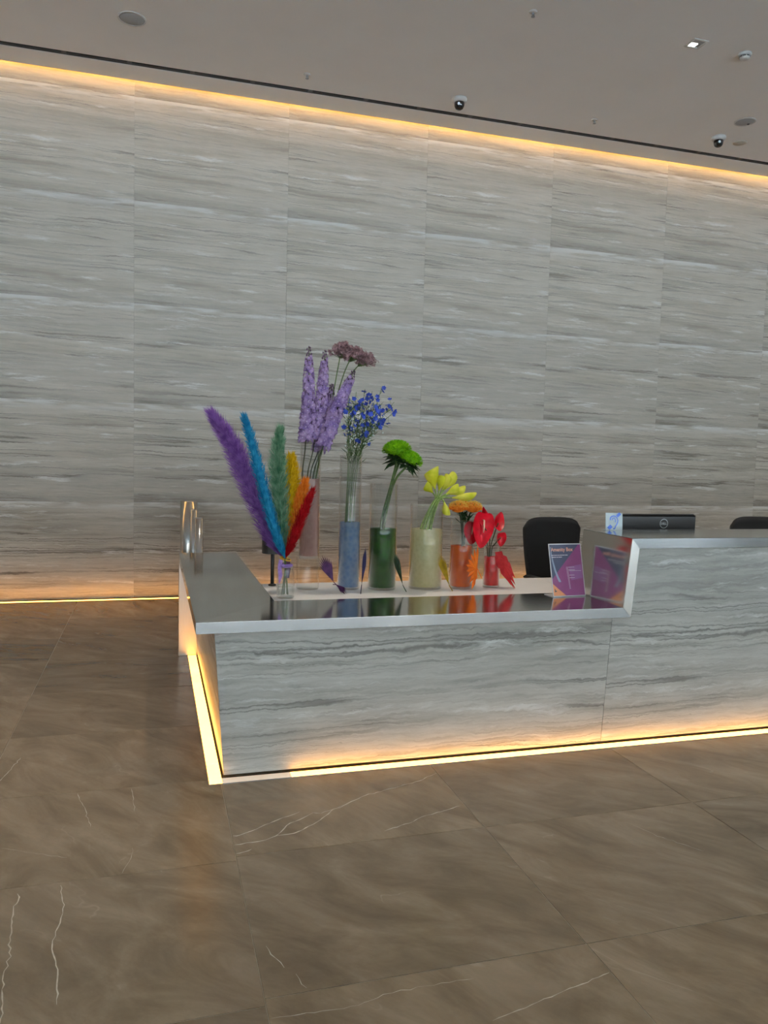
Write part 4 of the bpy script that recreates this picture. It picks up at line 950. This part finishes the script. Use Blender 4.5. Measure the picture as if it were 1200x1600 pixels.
# ------------------------------------------------------------------ hearing symbol card
hc = thing('hearing_sign', 'small white card with a blue ear symbol on the raised desk top', 'sign', (2.462, 3.885, ZH+0.0005), rz=math.radians(-4))
CW, CH = 0.104, 0.098
MB().hexa([(0, 0, 0), (CW, 0, 0), (CW, 0.003, 0), (0, 0.003, 0), (0, 0.008, CH), (CW, 0.008, CH), (CW, 0.011, CH), (0, 0.011, CH)]).build('card', 'ear_bg', hc)
MB().box((0, 0.003, 0.0), (CW, 0.03, 0.002)).build('foot', 'ear_bg', hc)
def cp(u, v): return (u*CW, -0.0006+0.008*v, v*CH)
def stroke(pts, w, name):
    mb = MB(); P2 = [V3((u*CW, v*CH, 0)) for u, v in pts]; vs = []; fs = []
    for i, p in enumerate(P2):
        t_ = (P2[min(i+1, len(P2)-1)]-P2[max(i-1, 0)]).normalized(); n_ = V3((-t_.y, t_.x, 0))*w/2
        for q_ in (p+n_, p-n_): vs.append(cp(q_.x/CW, q_.y/CH))
        if i: fs.append((2*i-2, 2*i-1, 2*i+1, 2*i))
    mb.add(vs, fs).build(name, 'ear_blue', hc)
stroke(spline([(0.27, 0.58, 0), (0.30, 0.74, 0), (0.46, 0.82, 0), (0.64, 0.74, 0), (0.72, 0.54, 0), (0.66, 0.34, 0), (0.58, 0.22, 0), (0.54, 0.10, 0), (0.44, 0.08, 0)], 5) and [(p.x, p.y) for p in spline([(0.27, 0.58, 0), (0.30, 0.74, 0), (0.46, 0.82, 0), (0.64, 0.74, 0), (0.72, 0.54, 0), (0.66, 0.34, 0), (0.58, 0.22, 0), (0.54, 0.10, 0), (0.44, 0.08, 0)], 5)], 0.0065, 'ear_outline')
stroke([(p.x, p.y) for p in spline([(0.38, 0.58, 0), (0.42, 0.68, 0), (0.52, 0.68, 0), (0.58, 0.56, 0), (0.55, 0.46, 0)], 5)], 0.005, 'ear_inner')
stroke([(0.66, 0.80), (0.86, 0.97)], 0.017, 'slash')
stroke([(0.16, 0.08), (0.34, 0.26)], 0.021, 'slash')

# ------------------------------------------------------------------ monitor seen from behind
mo = thing('monitor', 'black computer monitor seen from behind above the raised desk', 'monitor', (3.01, 4.20, 0.7495))
MB().bbox((-0.265, 0.0, 0.09), (0.295, 0.028, 0.424), 0.006).build('screen_panel', 'screen', mo)
MB().bbox((-0.26, -0.020, 0.10), (0.29, -0.0005, 0.418), 0.010).build('back_shell', 'screen', mo)
MB().bbox((-0.02, -0.045, 0.012), (0.05, -0.0205, 0.30), 0.005).build('stand_neck', 'screen', mo)
MB().bbox((-0.11, -0.13, 0.0), (0.14, 0.06, 0.011), 0.004).build('stand_foot', 'screen', mo)
lg = MB(); C0 = (0.050, 0.366); K = 36; yb_ = -0.0212
vs = []; fs = []
for k in range(K):
    a = 2*PI*k/K
    for r in (0.030, 0.0255): vs.append((C0[0]+r*math.cos(a), yb_, C0[1]+r*math.sin(a)))
for k in range(K): j = (k+1) % K; fs.append((2*k, 2*k+1, 2*j+1, 2*j))
lo_ = lg.add(vs, fs).build('logo_ring', 'logo', mo)
me, w = text_mesh('DELL', 0.02, 0.0008); sc = 0.043/w; x0 = min(v.co.x for v in me.vertices)
for v in me.vertices: v.co = V3((C0[0]-0.0215+(v.co.x-x0)*sc, yb_, C0[1]-0.0065+v.co.y*sc*0.95))
me.materials.append(M['logo']); link('lettering', me, mo)

# ------------------------------------------------------------------ office chairs
def office_chair(x, y, rz, label):
    c = thing('office_chair', label, 'chair', (x, y, 0.0), 'black office chairs behind the desk', rz)
    for k in range(5):
        a = 2*PI*k/5+0.3; d = V3((math.cos(a), math.sin(a), 0))
        l_ = MB().tube([d*0.03+V3((0, 0, 0.10)), d*0.17+V3((0, 0, 0.088)), d*0.30+V3((0, 0, 0.070))], [0.026, 0.021, 0.016], 8).build('base_arm', 'black', c, True)
        MB().tube([d*0.30+V3((-0.022*d.y, 0.022*d.x, 0.028)), d*0.30+V3((0.022*d.y, -0.022*d.x, 0.028))], 0.028, 14).build('castor', 'black', l_, True)
    MB().tube([(0, 0, 0.10), (0, 0, 0.43)], 0.028, 14).build('gas_lift', 'black', c, True)
    st = []
    for z, s_ in ((0.43, 0.90), (0.445, 1.0), (0.49, 1.0), (0.505, 0.90)):
        ring = []
        for j in range(32):
            a = 2*PI*j/32; ca, sa = math.cos(a), math.sin(a)
            ring.append((0.25*s_*math.copysign(abs(ca)**0.5, ca), -0.03+0.24*s_*math.copysign(abs(sa)**0.5, sa), z))
        st.append(ring)
    MB().rings(st, True, True).build('seat', 'mesh', c, True)
    # backrest: curved panel with rounded corners, narrowing downwards
    rows = []; nu, nv = 20, 12
    def bp_(u, v, off):
        w = 0.205+0.040*v; z = 0.55+0.53*v
        k = max(0.0, abs(u)*1.0); zt = z
        edge = max(0, v-0.86)/0.14; ww = w*(1-0.16*edge**2.2)
        return (u*ww, 0.215+0.06*v-0.05*(1-u*u)*-0.35+off+0.02*math.sin(v*PI), zt-0.030*(abs(u)**5)*(v > 0.9))
    fr = [[bp_(-1+2*i/nu, j/nv, 0.0) for i in range(nu+1)] for j in range(nv+1)]
    bk = [[bp_(-1+2*i/nu, j/nv, 0.030) for i in range(nu+1)] for j in range(nv+1)]
    loops = [f_ + list(reversed(b_)) for f_, b_ in zip(fr, bk)]
    MB().rings(loops, True, True).build('backrest', 'mesh', c, True)
    MB().tube([(0, 0.10, 0.42), (0, 0.27, 0.44), (0, 0.29, 0.56), (0, 0.295, 0.70)], 0.022, 10).build('back_support', 'black', c, True)
    for s_ in (-1, 1):
        ar = MB().tube([(s_*0.20, 0.02, 0.44), (s_*0.285, 0.02, 0.46), (s_*0.290, 0.02, 0.665)], 0.014, 8).build('arm_post', 'black', c, True)
        MB().bbox((s_*0.29-0.035, -0.13, 0.668), (s_*0.29+0.035, 0.15, 0.695), 0.010).build('armrest', 'black', ar)
office_chair(2.80, 4.78, math.radians(6), 'black office chair behind the poster stand')
office_chair(4.62, 4.86, math.radians(-5), 'black office chair at the right edge, only the top of its back showing')
